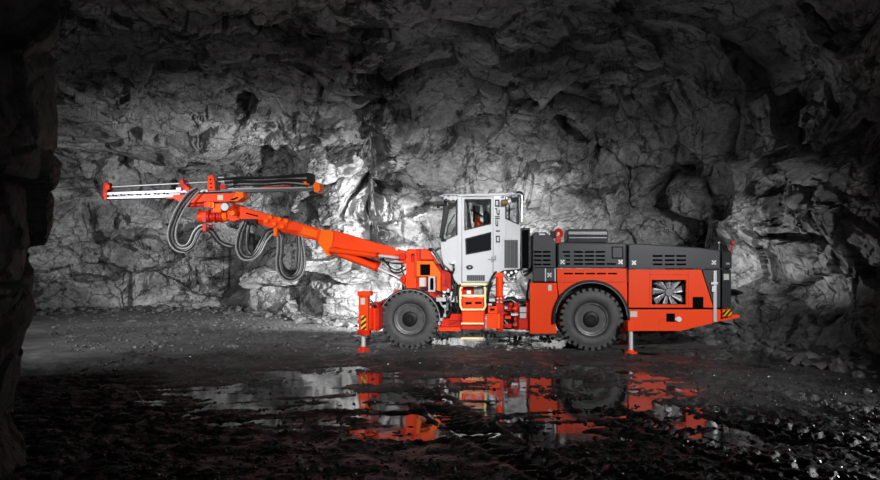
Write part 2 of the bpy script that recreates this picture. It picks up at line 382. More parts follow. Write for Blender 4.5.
MB().hose([(429, 249.5, .42), (433, 250, .4), (437, 256, .4), (441, 263, .4), (444, 268, .4)], .03).build('hose', 'hose', rig, smooth=True)
MB().rod((431.5, 252, .36), (439.5, 264, .36), .012).build('hose_highlight', 'steel', rig)  # bright rod added as the white highlight along the black hose
B('side_bracket', 'deepred', rig, bev=.01).poly([(441.5, 270), (451, 272), (451, 291), (441.5, 291)], .35, 1.2).end()
pv = B('cylinder_bracket', 'red', rig, bev=.008).poly([(398.5, 253), (402, 250), (407, 253), (407, 264), (401, 263)], .55, .9).end()
B('pivot_pin', 'deepred', pv, bev=.006).cyl(402, 256.5, .07, .46, .95).end()
pv = B('cylinder_bracket', 'red', rig, bev=.008).poly([(399, 279), (406, 274), (408, 274), (408, 289), (403, 284)], .55, .9).end()
B('pivot_pin', 'deepred', pv, bev=.006).cyl(402.5, 280, .06, .46, .95).end()
B('mount_foot', 'black', rig, bev=.008).box(402, 284, 440, 302, .6, 1.3).end()
B('frame_stub', 'red', rig, bev=.006).box(394.5, 290, 401, 293.5, .25, .5).end()
B('lower_cover', 'deepred', rig, bev=.006).poly([(416, 291), (441, 291), (441, 301), (432, 297), (424, 293.5)], .3, .6).end()

# boom -----------------------------------------------------------------
bd = .95
bm_ = B('boom', 'red', rig, bev=.02)
bm_.poly([(330, 230), (334, 230.5), (398, 249), (404, 252), (404, 262), (396, 260.5), (334, 247), (330, 257.5), (327, 255), (318, 243)], bd - .19, bd + .19)
bm_ = bm_.end()
B('boom_head', 'orange', bm_, bev=.01, label='bright orange collar plate').poly([(318, 243), (321, 229.5), (331, 230), (333.5, 232.5), (330, 257), (326, 254.5)], bd - .22, bd + .22).end()
ib = B('inner_boom', 'red', rig, bev=.014)
ib.poly([(236, 207.5), (241, 206.5), (262, 212.5), (322, 229.5), (320, 242.5), (314, 240), (280, 231.5), (252, 221.5), (236, 218)], bd - .13, bd + .13)
ib = ib.end()
B('boom_plate', 'orange', ib, bev=.006).poly([(303, 226.5), (318, 231), (316, 238), (301, 233.5)], bd - .15, bd - .12).end()
for x, y in ((270, 217), (274, 224), (279, 219), (282, 226.5), (286, 221), (266, 221)):
    B('boom_clamp', 'orange', ib, bev=.006).cyl(x, y, .045, bd - .2, bd - .1, 10).end()
B('clamp_plate', 'red', ib, bev=.006).poly([(264, 215), (288, 219), (286, 229.5), (265, 223.5)], bd - .16, bd - .12).end()
B('hose_slot', 'void', ib, bev=0).poly([(246, 212.5), (258, 215.6), (258, 216.8), (246, 213.8)], bd - .135, bd - .12).end()
stick(395.3, 248, 398, 250.3, bd - .2, par=bm_)
# lift cylinders
c1 = B('lift_cylinder', 'red', rig, bev=.006, smooth=True).rod((329.5, 250, .68), (377, 255.5, .68), .062).end()
B('piston_rod', 'steel', c1, bev=0, smooth=True).rod((376, 255.3, .68), (400, 258, .68), .03).end()
B('cylinder_gland', 'deepred', c1, bev=.004).rod((376, 255.3, .68), (379, 255.7, .68), .068).end()
c2 = B('lift_cylinder', 'red', rig, bev=.006, smooth=True).rod((338, 253, .75), (377.5, 268, .75), .078).end()
B('piston_rod', 'steel', c2, bev=0, smooth=True).rod((377, 267.8, .75), (402.5, 279.5, .75), .036).end()
B('cylinder_gland', 'deepred', c2, bev=.004).rod((376, 267.5, .75), (378.5, 268.5, .75), .088).end()
c3 = B('lift_cylinder', 'deepred', rig, bev=.006, smooth=True).rod((338, 251, 1.15), (380, 265.5, 1.15), .075).end()
B('piston_rod', 'steel', c3, bev=0, smooth=True).rod((379, 265.3, 1.15), (403, 277, 1.15), .034).end()
for pts in ([(383, 258, .9), (389, 266, .8), (397, 270, .8), (404, 266, .7)], [(388, 262, .9), (392, 272, .8), (401, 272, .8), (407, 268, .7)], [(380, 259, .9), (387, 262, .8), (398, 263.5, .8), (406, 262, .7)], [(402, 262, .8), (402, 270, .7), (405, 277, .7)]):
    MB().hose(pts, .017).build('hose', 'hose', rig, smooth=True)
MB().hose([(389, 274.5, .6), (394, 277, .55), (401, 281, .55), (405, 288, .55)], .014).build('hose', 'hose', rig, smooth=True)

# wrist + rotation unit --------------------------------------------------
wr = B('boom_wrist', 'red', rig, bev=.012)
wr.poly([(227, 210), (231, 205.5), (235, 205), (241, 208), (240, 219), (233, 221.5), (227, 219)], .82, 1.08); wr = wr.end()
B('wrist_pin', 'orange', wr, bev=.006).cyl(232, 213, .06, .72, 1.15, 16).end()
B('wrist_pin', 'deepred', wr, bev=.006).cyl(235.5, 206, .05, .78, 1.1, 16).end()
ru = B('rotation_unit', 'red', rig, bev=.01, smooth=True).rod((199, 216.4, .9), (208.5, 216.6, .9), .13, 24).end()
rb = B('rotation_housing', 'deepred', ru, bev=.006, smooth=True)
for i in range(5): rb.rod((208.5 + i * 3.1, 216.8, .9), (210.9 + i * 3.1, 216.8, .9), .135 if i % 2 == 0 else .115, 24)
rb.end()
B('rotation_flange', 'orange', ru, bev=.006, smooth=True).rod((223.5, 216.5, .9), (228, 216, .9), .12, 24).end()
B('rotation_bolt', 'deepred', ru, bev=.004).box(211, 209, 221, 213, .74, 1.0).box(202, 213, 206, 222, .76, .8).end()
B('feed_clamp', 'orange', rig, bev=.008).box(208, 201, 213.5, 208, .66, .9).box(213, 203.5, 221, 212, .70, .95).box(206.5, 198.5, 210.5, 207, .64, .8).end()
B('swivel_disc', 'alu', rig, bev=.008, smooth=True, label='round grey metal disc under the feed').cyl(224.5, 206.8, .088, .62, .72, 24).end()
cy = B('feed_cylinder', 'deepred', rig, bev=.006, smooth=True).rod((188, 205.4, .68), (205, 204.6, .68), .045).end()
B('cylinder_eye', 'red', cy, bev=.006).box(204, 202, 208, 207.5, .63, .73).end()
# cradle
cr = B('feed_cradle', 'red', rig, bev=.01)
cr.poly([(171, 197.5), (175, 194.8), (237, 192.8), (237, 200.6), (226, 202), (205, 201.5), (196, 202.5), (183, 203.5)], .60, .86); cr = cr.end()
B('cradle_end', 'orange', cr, bev=.008, label='bright orange end block').poly([(236, 191.5), (243, 192), (243.5, 197), (237, 201.5), (231, 201)], .57, .89).end()
B('cradle_nose', 'deepred', cr, bev=.005).poly([(165, 196.5), (175, 195), (177, 198.5), (166, 198.8)], .62, .84).end()
stick(217.5, 195, 223, 200, .60, par=cr)
B('cradle_slot', 'void', cr, bev=0).poly([(230, 199.4), (237.5, 196.8), (238.3, 198), (233, 200.4)], .565, .6).end()
# feed rail: slopes gently
def fy(x, y107): return y107 - (x - 107) * .0335
fl = B('feed_rail', 'alu', rig, bev=.004)
fl.poly([(107, 192.3), (196, 192.3 - 3.3), (196, 194.9 - 3.2), (107, 195.1)], .62, .84)
fl.poly([(107, 197.2), (174, 195.4), (174, 197.2), (107, 199)], .62, .84)
fl = fl.end()
B('rail_web', 'darksteel', fl, bev=0).poly([(107, 195), (180, 192.2), (180, 195.4), (107, 197.4)], .70, .76).end()
for x in (112, 120, 127.5, 136, 144.5, 154, 163): B('rail_slot', 'void', fl, bev=0).poly([(x, 194.6 - (x - 107) * .037), (x + 1.6, 194.5 - (x - 107) * .037), (x + 1.6, 196 - (x - 107) * .037), (x, 196 - (x - 107) * .037)], .61, .65).end()
rr = B('rear_rail', 'darksteel', rig, bev=.004, label='dark rear half of the feed rail')
rr.poly([(180, 190.2), (314, 186.2), (314, 188.5), (180, 193.2)], .62, .84); rr.poly([(232, 190.5), (314, 188.6), (314, 190), (232, 192.6)], .64, .82); rr = rr.end()
B('rail_strip', 'alu', rr, bev=0).poly([(228, 188.3), (312, 187.0), (312, 187.9), (228, 189.4)], .60, .63).end()
B('rail_strip', 'alu', rr, bev=0).poly([(183, 190.4), (208, 189.6), (208, 191.8), (183, 192.2)], .60, .63).end()
B('rail_mark', 'deepred', rr, bev=0).poly([(262, 186.8), (290, 185.2), (290, 186.2), (262, 187.8)], .60, .66).end()
B('drill_steel', 'alu', rig, bev=0, smooth=True).rod((110, 187, .72), (216, 181.6, .72), .019).end()
# front head
hd = B('drill_steel_guide', 'deepred', rig, bev=.012)
hd.poly([(102, 186), (104, 182), (108, 182.5), (109, 188), (107, 191), (106.5, 199.5), (104, 199.5), (102, 195)], .66, .82); hd = hd.end()
B('guide_jaw', 'red', hd, bev=.006).box(105.5, 184.5, 109.5, 189.5, .64, .8).end()
B('guide_jaw', 'red', hd, bev=.006).box(104, 193, 106.8, 199.8, .64, .8).end()
B('rubber_stop', 'black', hd, bev=.01).poly([(100, 187), (102, 182.5), (104, 182.5), (103, 199), (101.5, 197.5), (100, 194)], .66, .82).end()
ct = B('centralizer', 'deepred', rig, bev=.008).poly([(178.5, 190), (179.5, 180.5), (182.5, 179), (184, 183), (187, 186), (187, 190)], .6, .86).end()
B('centralizer_block', 'alu', ct, bev=.004).box(176, 187.5, 181, 190.8, .56, .6).end()
B('valve_block', 'red', rig, bev=.005).box(185.5, 187, 189, 191.4, .56, .7).end()
pl = B('carriage_plate', 'red', rig, bev=.008).poly([(207.5, 177.5), (209, 175.2), (212.5, 175.2), (214, 178), (215, 190.5), (207, 190.5)], .52, .60).end()
for x, y in ((210.4, 179.5), (210.8, 183.5), (211, 187.5)): B('bolt_hole', 'void', pl, bev=0).cyl(x, y, .016, .51, .53, 10).end()
rd = B('rock_drill', 'darksteel', rig, bev=.01)
rd.rod((217.5, 178.4, .72), (224, 178.2, .72), .06, 16).rod((217.5, 183, .72), (224.5, 182.8, .72), .055, 16).box(214.8, 180, 233, 189, .64, .84).box(224, 177.5, 231, 182, .66, .8); rd = rd.end()
B('drill_cap', 'alu', rd, bev=.004).box(217.5, 176.8, 223.5, 178, .6, .66).box(217.5, 181, 224, 182, .6, .64).end()
B('drill_flange', 'deepred', rd, bev=.005).box(220, 184.6, 225, 189, .58, .68).end()
# hoses on top of feed
for i in range(7):
    y0 = 177.5 + i * 1.35; dd = .6 + (i % 3) * .07
    MB().hose([(222 + i, y0 + 1.5, dd), (240, y0 - .3 + .3 * math.sin(i), dd), (262, y0 - .6 + .6 * math.cos(i * 2), dd), (285, y0 - 1.8, dd), (303, y0 - 3.4 + (.6 * i), dd), (309.5 - i * .3, y0 - 4 + i * .9, dd)], .024 if i % 2 else .018).build('hose', 'hose' if i not in (2, 5) else 'hosegrey', rig, smooth=True)
B('hose_clamp', 'black', rig, bev=.006).box(306.5, 173, 311.5, 183.5, .55, .85).end()
B('hose_bracket', 'orange', rig, bev=.005).box(303.5, 181.5, 309, 184.6, .56, .8).end()
ec = B('feed_end_cap', 'orange', rig, bev=.008, label='orange end cap at the rear of the feed').poly([(313.5, 183.5), (316, 181.5), (319.5, 183), (320, 190), (318, 192), (314, 191.8)], .56, .9).end()
# hanging hoses -----------------------------------------------------------
def bundle(pts, n, r, spread, mats, d0=.55, seed=0):
    rnd = random.Random(seed)
    for i in range(n):
        o = (i - (n - 1) / 2) * spread; out = []
        for k, (x, y) in enumerate(pts):
            a = pts[max(k - 1, 0)]; b = pts[min(k + 1, len(pts) - 1)]; tx, ty = b[0] - a[0], b[1] - a[1]; L = math.hypot(tx, ty) or 1
            w = o * (.55 if k in (0, len(pts) - 1) else 1) + rnd.uniform(-.4, .4)
            out.append((x - ty / L * w, y + tx / L * w, d0 + .035 * ((i * 2) % 3) + rnd.uniform(-.01, .01)))
        MB().hose(out, r).build('hose', mats[i % len(mats)], rig, smooth=True)
bundle([(198, 189), (191, 195), (182, 206.5), (174.5, 222), (171.8, 236), (176, 246), (184, 249), (191.5, 244.5), (197.5, 233), (203, 228), (208, 229)], 5, .022, 1.75, ['hosegrey', 'hose', 'hosegrey', 'hose', 'hosegrey'], .5, 1)
bundle([(206, 228), (212, 232), (219, 241), (227, 245.5), (235, 246.5)], 3, .021, 1.8, ['hose', 'hosegrey', 'hose'], .6, 2)
bundle([(219.5, 222), (221, 230), (226, 239), (235, 246)], 1, .012, 1, ['hosegrey'], .6, 3)
bundle([(245.5, 222), (240.5, 234), (238.5, 247), (243, 256), (250.5, 257.5), (258, 252), (264.5, 240), (270, 232.5), (276, 231.5), (280, 237), (280, 250), (279, 264), (283, 275), (291.5, 279), (300, 273), (302.5, 259), (300.5, 236)], 4, .021, 1.9, ['hose', 'hosegrey', 'hose', 'hosegrey'], .62, 4)
bundle([(250, 223), (247.5, 237), (248, 249), (254, 254.5), (261, 250), (266, 241)], 2, .022, 1.7, ['hose', 'hosegrey'], .74, 5)
bundle([(281, 262), (286, 270), (293, 271.5), (297, 266), (298.5, 250), (297, 236)], 2, .022, 1.6, ['hose', 'hose'], .74, 6)
B('hose_clamp', 'orange', rig, bev=.005).box(273.3, 228, 276.8, 236, .5, .8).end()
B('hose_clamp', 'deepred', rig, bev=.005).box(202.5, 224, 206, 231.5, .45, .8).end()
B('hose_clamp', 'black', rig, bev=.005).box(242, 219, 256, 224.5, .7, .85).end()

# ================================================================== CAB
CW = .06          # near face of the cab
cab = bpy.data.objects.new('cab', None); COL.objects.link(cab); cab.parent = rig
dt = .05
# near side wall with the rear window cut out, as one skin
cs = B('cab_shell', 'white', cab, bev=.008)
for q in ([(457.5, 193.8), (461.5, 193.8), (461.5, 284.5), (457.5, 284.5)], [(461.5, 193.8), (493.3, 193.4), (493.3, 196.6), (461.5, 196.6)], [(461.5, 282.5), (490, 282.5), (488, 284.5), (461.5, 284.5)],
          [(493.3, 193.4), (506, 193.2), (506, 218.5), (518.6, 224), (518.6, 197), (506, 197), (506, 193.2), (521, 192.8), (520, 269), (503, 270.5), (497.5, 273.5), (490, 282.5), (493.3, 282.5)]):
    if len(q) < 6: cs.poly(q, CW, CW + dt)
cs.poly([(493.3, 193.4), (506, 193.2), (506, 218.5), (506, 239), (506, 270.2), (503, 270.5), (497.5, 273.5), (493.3, 278.4)], CW, CW + dt)
cs.poly([(506, 193.2), (521, 192.8), (521, 197), (506, 197)], CW, CW + dt); cs.poly([(518.6, 197), (521, 197), (520.6, 225), (518.6, 224)], CW, CW + dt)
cs.poly([(506, 218.5), (520.6, 225), (520, 269), (506, 270.2)], CW, CW + dt); cs.end()
B('roof', 'white', cab, bev=.02).poly([(437.5, 196.2), (444, 194.2), (521, 192.2), (521, 195), (444, 197.2)], CW - .02, CW + 1.22).end()
B('floor_pan', 'black', cab, bev=.01).poly([(459, 286), (486, 286), (497, 275), (520, 271), (520, 266), (495, 268), (459, 282)], CW + .05, CW + 1.2).end()
ns = B('nose_panel', 'white', cab, bev=.015).poly([(458, 234.5), (440.5, 242.5), (441, 252), (443, 263.5), (452, 272), (454, 280), (458, 284)], CW, CW + 1.2).end()
fwl = B('far_wall', 'white', cab, bev=0)
for q in ([(444, 194.5), (520, 194), (520, 199.5), (444, 200.5)], [(461, 200), (465.5, 200), (465.5, 284), (461, 284)], [(489.5, 199), (494, 199), (494, 270), (489.5, 276)], [(516.5, 199), (520, 199), (520, 270), (516.5, 270)],
          [(441, 242), (461, 232), (461, 284), (458, 284), (442, 262)], [(465.5, 232), (489.5, 226), (489.5, 276), (465.5, 284)], [(494, 220), (516.5, 224), (516.5, 270), (494, 270)]): fwl.poly(q, CW + 1.15, CW + 1.2)
fwl.end()
B('rear_wall', 'white', cab, bev=.01).box(517.6, 194.5, 520, 197, CW + .03, CW + 1.2).box(517.6, 223, 520, 269, CW + .03, CW + 1.2).box(517.6, 196, 520, 225, CW + 1.05, CW + 1.2).end()
B('dashboard', 'black', cab, bev=.02).poly([(458, 238), (470, 236), (472, 262), (458, 270)], CW + .3, CW + 1.1).end()
# door
dr = B('door', 'white', cab, bev=.01).poly([(462.2, 197), (492.8, 197), (492.8, 282), (462.2, 282)], CW - .02, CW + .03,
    holes=[[(465, 199.6), (465, 229.6), (490.6, 223.6), (490.6, 199.4)], [(465.8, 239), (466.4, 254), (490.8, 249.6), (490.8, 232.4)]]).end()
def ring(pts, w, d0, d1, par, m='black', name='window_seal'):
    cx = sum(p[0] for p in pts) / len(pts); cy_ = sum(p[1] for p in pts) / len(pts)
    inn = []
    for x, y in pts:
        dx, dy = cx - x, cy_ - y; inn.append((x + math.copysign(w, dx), y + math.copysign(w, dy)))
    return B(name, m, par, bev=0).poly(pts, d0, d1, holes=[inn]).end()
w1 = [(464.4, 198.9), (464.4, 230.6), (491.2, 224.2), (491.2, 198.8)]; ring(w1, 1.15, CW - .035, CW + .02, dr)
w2 = [(465.2, 238.4), (465.8, 254.8), (491.3, 250.2), (491.3, 231.8)]; ring(w2, 1.1, CW - .035, CW + .02, dr)
B('window_pane', 'glass', dr, bev=0).poly([(465, 199.6), (465, 229.6), (490.6, 223.6), (490.6, 199.4)], CW - .004, CW + .004).end()
B('window_pane', 'glassd', dr, bev=0, label='dark lower door window').poly([(465.8, 239), (466.4, 254), (490.8, 249.6), (490.8, 232.4)], CW - .004, CW + .004).end()
B('door_gap', 'darksteel', cab, bev=0).box(461.2, 196, 462.1, 283, CW - .004, CW + .03).box(492.9, 196, 493.7, 283, CW - .004, CW + .03).end()
B('door_handle', 'darksteel', dr, bev=.003).box(488, 259, 496, 259.9, CW - .05, CW - .02).box(491.5, 256.5, 493, 262, CW - .05, CW - .02).box(494.7, 255.5, 496.2, 260, CW - .04, CW).end()
gl = B('door_grille', 'grille', dr, bev=.003).box(466.8, 275, 485, 281, CW - .03, CW).end()
for i in range(9): B('grille_bar', 'black', dr, bev=0).box(467.6 + i * 1.95, 275.6, 468.3 + i * 1.95, 280.5, CW - .036, CW - .02).end()
e0 = P(469.6, 267.3, CW - .02); em = MB(); em.prism([[e0 + Vector((.07 * math.cos(R(a)), 0, .048 * math.sin(R(a)))) for a in range(0, 360, 15)]], Vector((0, -.012, 0))); em.build('emblem', 'black', dr, label='black oval emblem')
em = MB(); em.prism([[e0 + Vector((.03 * math.cos(R(a)), -.012, .018 * math.sin(R(a)))) for a in range(0, 360, 30)]], Vector((0, -.004, 0))); em.build('emblem_mark', 'darksteel', dr)
# rear side window
w3 = [(505.4, 196.4), (505.4, 218.6), (519, 224.6), (519, 196.4)]; ring(w3, .9, CW - .02, CW + .03, cab)
B('window_pane', 'glass', cab, bev=0).poly([(506, 197), (506, 218.5), (518.6, 224), (518.6, 197)], CW + .02, CW + .026).end()
B('window_bar', 'black', cab, bev=0).box(508.4, 197, 510, 220, CW + .2, CW + .25).end()
vg = B('side_grille', 'grille', cab, bev=.004).box(504.4, 239.8, 518, 268, CW - .015, CW + .02).end()
for i in range(9): B('grille_bar', 'black', vg, bev=0).box(505.6 + i * 1.36, 241, 506.1 + i * 1.36, 267, CW - .02, CW).end()
# lettering up the pillar (blocky dark marks read along the pillar)
lt = B('pillar_lettering', 'black', cab, bev=0, label='dark vertical lettering on the cab pillar')
def bar(x0, y0, x1, y1): lt.box(x0 - .15, y0 - .1, x1 + .15, y1 + .1, CW - .004, CW + .001)
bar(495, 199.6, 499.3, 200.8); bar(495, 205.4, 499.3, 206.6); bar(495, 200.5, 495.7, 206); bar(498.6, 200.5, 499.3, 206)
bar(495.2, 208.2, 497, 209.3); bar(496.6, 209.3, 497.3, 213.5); bar(497.4, 213.4, 499.4, 215); bar(498.8, 209.6, 499.4, 213)
bar(495.2, 216.2, 499.5, 217.1); bar(495.2, 218, 499.5, 219.1)
bar(495.6, 219.8, 496.3, 225); bar(496, 225, 498, 226.2); bar(497.4, 220.5, 498, 225)
bar(496, 230.4, 499.7, 231.6)
bar(496, 235.8, 499.7, 236.9); bar(496, 241.3, 499.7, 242.5); bar(496, 236.5, 496.7, 242); bar(499, 236.5, 499.7, 242); lt.end()
# windscreen with frame (front of the cab)
wsf = B('windscreen_frame', 'black', cab, bev=.006)
wsf.poly([(444, 196.5), (447, 196.5), (443.2, 241), (440.8, 241)], CW + .02, CW + .09); wsf.poly([(444, 196.5), (447, 196.5), (443.2, 241), (440.8, 241)], CW + 1.1, CW + 1.17)
wsf.poly([(455.8, 196.5), (457.6, 196.5), (457.6, 235), (455.8, 235.8)], CW + .0, CW + .06); wsf = wsf.end()
B('window_pane', 'glass', cab, bev=0).poly([(446.5, 198), (455.8, 197), (455.8, 235.5), (443, 241.5)], CW + .03, CW + .036).end()
B('window_pane', 'glass', cab, bev=0).poly([(444.6, 197.5), (444.9, 197.5), (441.5, 241), (441.2, 241)], CW + .1, CW + 1.1).end()
B('light_bar', 'black', cab, bev=.008).box(443.5, 195, 457.5, 199.6, CW - .14, CW - .02).end()
for x in (446, 451, 455): B('roof_lamp', 'darksteel', cab, bev=.004, smooth=True).cyl(x, 198, .055, CW - .18, CW - .12, 14).end()
B('side_mirror', 'black', cab, bev=.01, label='long black tilted mirror ahead of the cab').poly([(443.5, 206), (448.6, 205.5), (449, 211), (444.5, 232), (441.5, 238.5), (439, 237.5), (441, 225)], CW - .35, CW - .28).end()
B('mirror_arm', 'black', cab, bev=0).rod((438.5, 205.5, CW - .3), (446, 204.5, CW - .3), .018).rod((446, 199, CW - .2), (445.5, 208, CW - .32), .018).rod((438.5, 204.5, CW - .3), (438.2, 208, CW - .3), .03).rod((440, 237, CW - .3), (446, 241, CW), .014).end()
B('wiper', 'black', cab, bev=0).rod((455, 214, CW + .0), (448, 226, CW + .0), .012).rod((448, 226, CW), (446.5, 236, CW), .012).end()
# roof bits
B('roof_lamp', 'bronze', cab, bev=.006, smooth=True, label='bronze coloured lamp under the roof edge').rod((501, 202.8, CW - .12), (507.5, 202.2, CW - .12), .06, 16).end()
B('lamp_glass', 'lens', cab, bev=.004, smooth=True).rod((508, 201.8, CW - .12), (511, 200.8, CW - .12), .042, 14).end()
B('roof_lamp', 'darksteel', cab, bev=.005).box(501.5, 195.6, 504.5, 197.6, CW - .07, CW).box(511.5, 194.5, 514.6, 197.8, CW - .09, CW).end()
B('grab_rail', 'steel', cab, bev=0, smooth=True).hose([(515, 194.5, CW - .06), (519.5, 194, CW - .06), (522, 197, CW - .06), (521.8, 205, CW - .06), (521.4, 222, CW - .06)], .016).end()
B('grab_rail', 'black', cab, bev=0, smooth=True).hose([(516, 192.8, CW - .02), (520.8, 192.8, CW - .02), (522.4, 196, CW - .02), (522.4, 201, CW - .02)], .03).end()
B('hinge', 'darksteel', cab, bev=.003).box(520.6, 213.5, 524.5, 214.6, CW - .03, CW + .03).box(519.6, 211, 521.6, 218, CW - .05, CW).end()
# interior
B('headliner', 'inner', cab, bev=0).box(462, 197.2, 517, 198, CW + .1, CW + 1.1).end()
st = B('driver_seat', 'black', cab, bev=.03)
st.poly([(483, 212), (487, 210.5), (489.5, 214), (491, 243), (484, 244)], CW + .35, CW + .85).poly([(468, 240), (488, 238), (489, 244), (469, 246)], CW + .33, CW + .87); st = st.end()
B('headrest', 'inner', st, bev=.02).poly([(482, 203.5), (486.5, 203), (487.5, 211), (483, 211.5)], CW + .48, CW + .72).end()
B('seat_cover', 'seatred', st, bev=.02, label='orange cloth on the seat').poly([(473.5, 231), (474.5, 219), (478, 214.5), (480.5, 221), (483.5, 222), (484, 236), (473.5, 238)], CW + .4, CW + .75).end()
B('control_arm', 'black', cab, bev=0).rod((471, 210, CW + .25), (483, 216.5, CW + .3), .02).rod((474, 205.5, CW + .3), (474, 222, CW + .3), .022).end()
B('control_box', 'inner', cab, bev=.01).box(476, 200, 489, 204, CW + .8, CW + 1.1).box(474.6, 205.5, 480, 219, CW + .9, CW + 1.0).end()
B('inner_post', 'inner', cab, bev=.01).poly([(466, 199), (468, 199), (472, 229), (467, 230)], CW + .85, CW + .95).end()
# black screen behind cab
sg = B('rear_guard', 'void', rig, bev=.008).box(520.6, 228, 530.2, 268.6, .15, .9).end()
B('guard_bar', 'grille', sg, bev=0).box(521.4, 229, 521.9, 268, .14, .16).box(529, 229, 529.5, 268, .14, .16).box(521.4, 229, 529.5, 229.6, .14, .16).end()

# ladder ---------------------------------------------------------------
ld = .0 - .06
la = bpy.data.objects.new('ladder', None); COL.objects.link(la); la.parent = rig
for x in (460.2, 485): B('side_rail', 'yellow', la, bev=0, smooth=True).hose([(x + (2.2 if x < 470 else -1), 287, ld), (x, 289.5, ld), (x, 300, ld), (x + .3, 306, ld), (x + (1.8 if x < 470 else -1.8), 309.5, ld)], .022).end()
for y, x0, x1 in ((284.6, 461, 486.5), (295.6, 461, 484.5), (309.6, 461, 484.5), (323.6, 461, 484), (338.4, 461, 482.5)):
    B('step', 'yellow', la, bev=.003).box(x0, y - .9, x1, y + .9, ld - .02, ld + .16 if y < 335 else ld + .1).end()
B('riser', 'red', la, bev=.005).box(462.5, 311.3, 483.5, 322.2, ld + .03, ld + .4).end()
B('riser', 'red', la, bev=.005).poly([(462, 297.3), (484, 297.3), (484, 308.3), (462, 308.3)], ld + .05, ld + .10, holes=[[(465.5, 302), (465.5, 304.6), (471.5, 304.6), (471.5, 302)], [(475, 301.8), (475, 304.2), (481.5, 304.2), (481.5, 301.8)]]).end()
B('riser', 'deepred', la, bev=.005).box(462, 325, 483, 329.5, ld + .05, ld + .3).end()
B('side_plate', 'deepred', la, bev=.005).box(461.6, 287, 463, 329, ld + .02, ld + .5).box(483.4, 297, 484.8, 329, ld + .02, ld + .5).end()
B('step_back', 'deepred', la, bev=.005).box(463, 286.5, 474, 294.5, ld + .35, ld + .45).end()
B('step_box', 'inner', la, bev=.005).box(474.2, 287, 484, 294.5, ld + .3, ld + .45).end()
B('step_lamp', 'lens', la, bev=.006).box(466.6, 290.5, 471, 294, ld + .15, ld + .25).end()
for x in (461.8, 482): B('strap', 'black', la, bev=0).box(x - .5, 329, x + .5, 338.5, ld + .0, ld + .06).end()

# between the units ------------------------------------------------------
pc = B('hydraulic_post', 'red', rig, bev=.008, smooth=True).rod((499.4, 276, .12), (499.4, 298.5, .12), .075, 18).end()
B('post_cap', 'red', pc, bev=.008).box(495.4, 272.6, 503, 277.6, .04, .25).end()
B('post_collar', 'deepred', pc, bev=.004, smooth=True).rod((499.4, 296, .12), (499.4, 301.5, .12), .085, 18).end()
B('lower_post', 'deepred', rig, bev=.008).box(496, 299.5, 503.4, 331, .06, .4).end()
for x, y in ((497.6, 298.5), (501, 298.4), (497.6, 302), (501.2, 302)): B('bolt', 'alu', pc, bev=0).cyl(x, y, .018, -.0, .06, 8).end()
tb = B('tool_box', 'red', rig, bev=.01, label='orange-red box beside the ladder').box(486.5, 313.8, 499.8, 328.8, -.05, .35).end()
B('box_rib', 'orange', tb, bev=.003).box(498.2, 314, 499.6, 328.5, -.065, -.04).end()
bk = B('box_bracket', 'red', rig, bev=.005).poly([(488, 306.5), (497, 306.5), (497, 313.5), (488, 313.5)], -.02, .1, holes=[[(490, 308.5), (490, 311), (494.5, 311), (494.5, 308.5)]]).end()
B('fitting', 'alu', rig, bev=.004).box(489, 298.5, 495, 301.5, .1, .2).box(488, 303.6, 492, 305.6, .0, .1).end()
B('centre_joint', 'deepred', rig, bev=.01).box(503, 318, 531, 329.5, .7, 1.3).box(514, 303, 519.5, 330, .25, .9).box(526, 302, 531, 331, .12, .5).box(503, 305, 513, 314, .35, .8).end()
jt = B('joint_pin', 'black', rig, bev=.01).box(455, 300, 534, 314, .8, 1.3).poly([(504, 302), (507, 297.5), (514, 297), (520, 301), (530, 301.5), (530, 305.5), (504, 305)], .4, .8).cyl(509, 318, .12, .45, .8).end()
B('valve_body', 'alu', rig, bev=.006, label='pale grey metal valve box').box(519.6, 307, 526.3, 312.4, .1, .3).box(519.6, 313, 526.3, 318.4, .12, .3).end()
B('valve_base', 'deepred', rig, bev=.006).box(518.5, 319, 529, 330, .1, .45).end()
for i, (x, y, w, h, m) in enumerate(((504.5, 306.5, 3, 2.5, 'alu'), (509, 303, 3.5, 2.5, 'deepred'), (513, 307.5, 4, 2.5, 'red'), (505, 316, 6, 3, 'red'), (511, 313.5, 7, 2.2, 'steel'), (504.5, 324, 7, 4, 'deepred'), (513, 323, 5, 3, 'red'), (508, 309.5, 5, 1.5, 'deepred'))):
    B('fitting', m, rig, bev=.004).box(x, y, x + w, y + h, .05 + .02 * i, .45 + .05 * i).end()
for pts in ([(497, 271, .1), (493, 276, 0), (489, 285, 0), (487.5, 296, .1), (489, 303, .2)], [(499, 270.5, .2), (495, 276, .1), (491, 284, .1), (488.5, 293, .2)],
            [(520, 268, .3), (524, 275, .3), (530, 272, .3), (532, 266, .4)], [(519, 266, .3), (523, 271.5, .3), (530, 270, .3), (533, 264, .4)],
            [(504, 301, .3), (511, 300, .3), (519, 305, .3), (528, 303, .3), (533, 307, .4)], [(504, 309, .3), (510, 312, .3), (516, 316, .3), (524, 314, .4), (532, 318, .4)],
            [(530, 279, .3), (528, 288, .3), (527, 297, .3), (529, 304, .3)], [(504, 320, .2), (510, 326, .2), (517, 322, .2), (522, 327, .3)]):
    MB().hose(pts, .026).build('hose', 'hose', rig, smooth=True)
vb = B('hydraulic_valve', 'black', rig, bev=.008).box(503.5, 269.5, 518, 273.5, .15, .5).box(506, 272, 516.5, 280, .2, .5).end()
for x, y in ((505, 272.5), (508.5, 275), (511.5, 272.8), (514, 277), (509, 278.5), (516, 271.5)): B('fitting', 'steel', vb, bev=0).cyl(x, y, .028, .1, .22, 10).end()
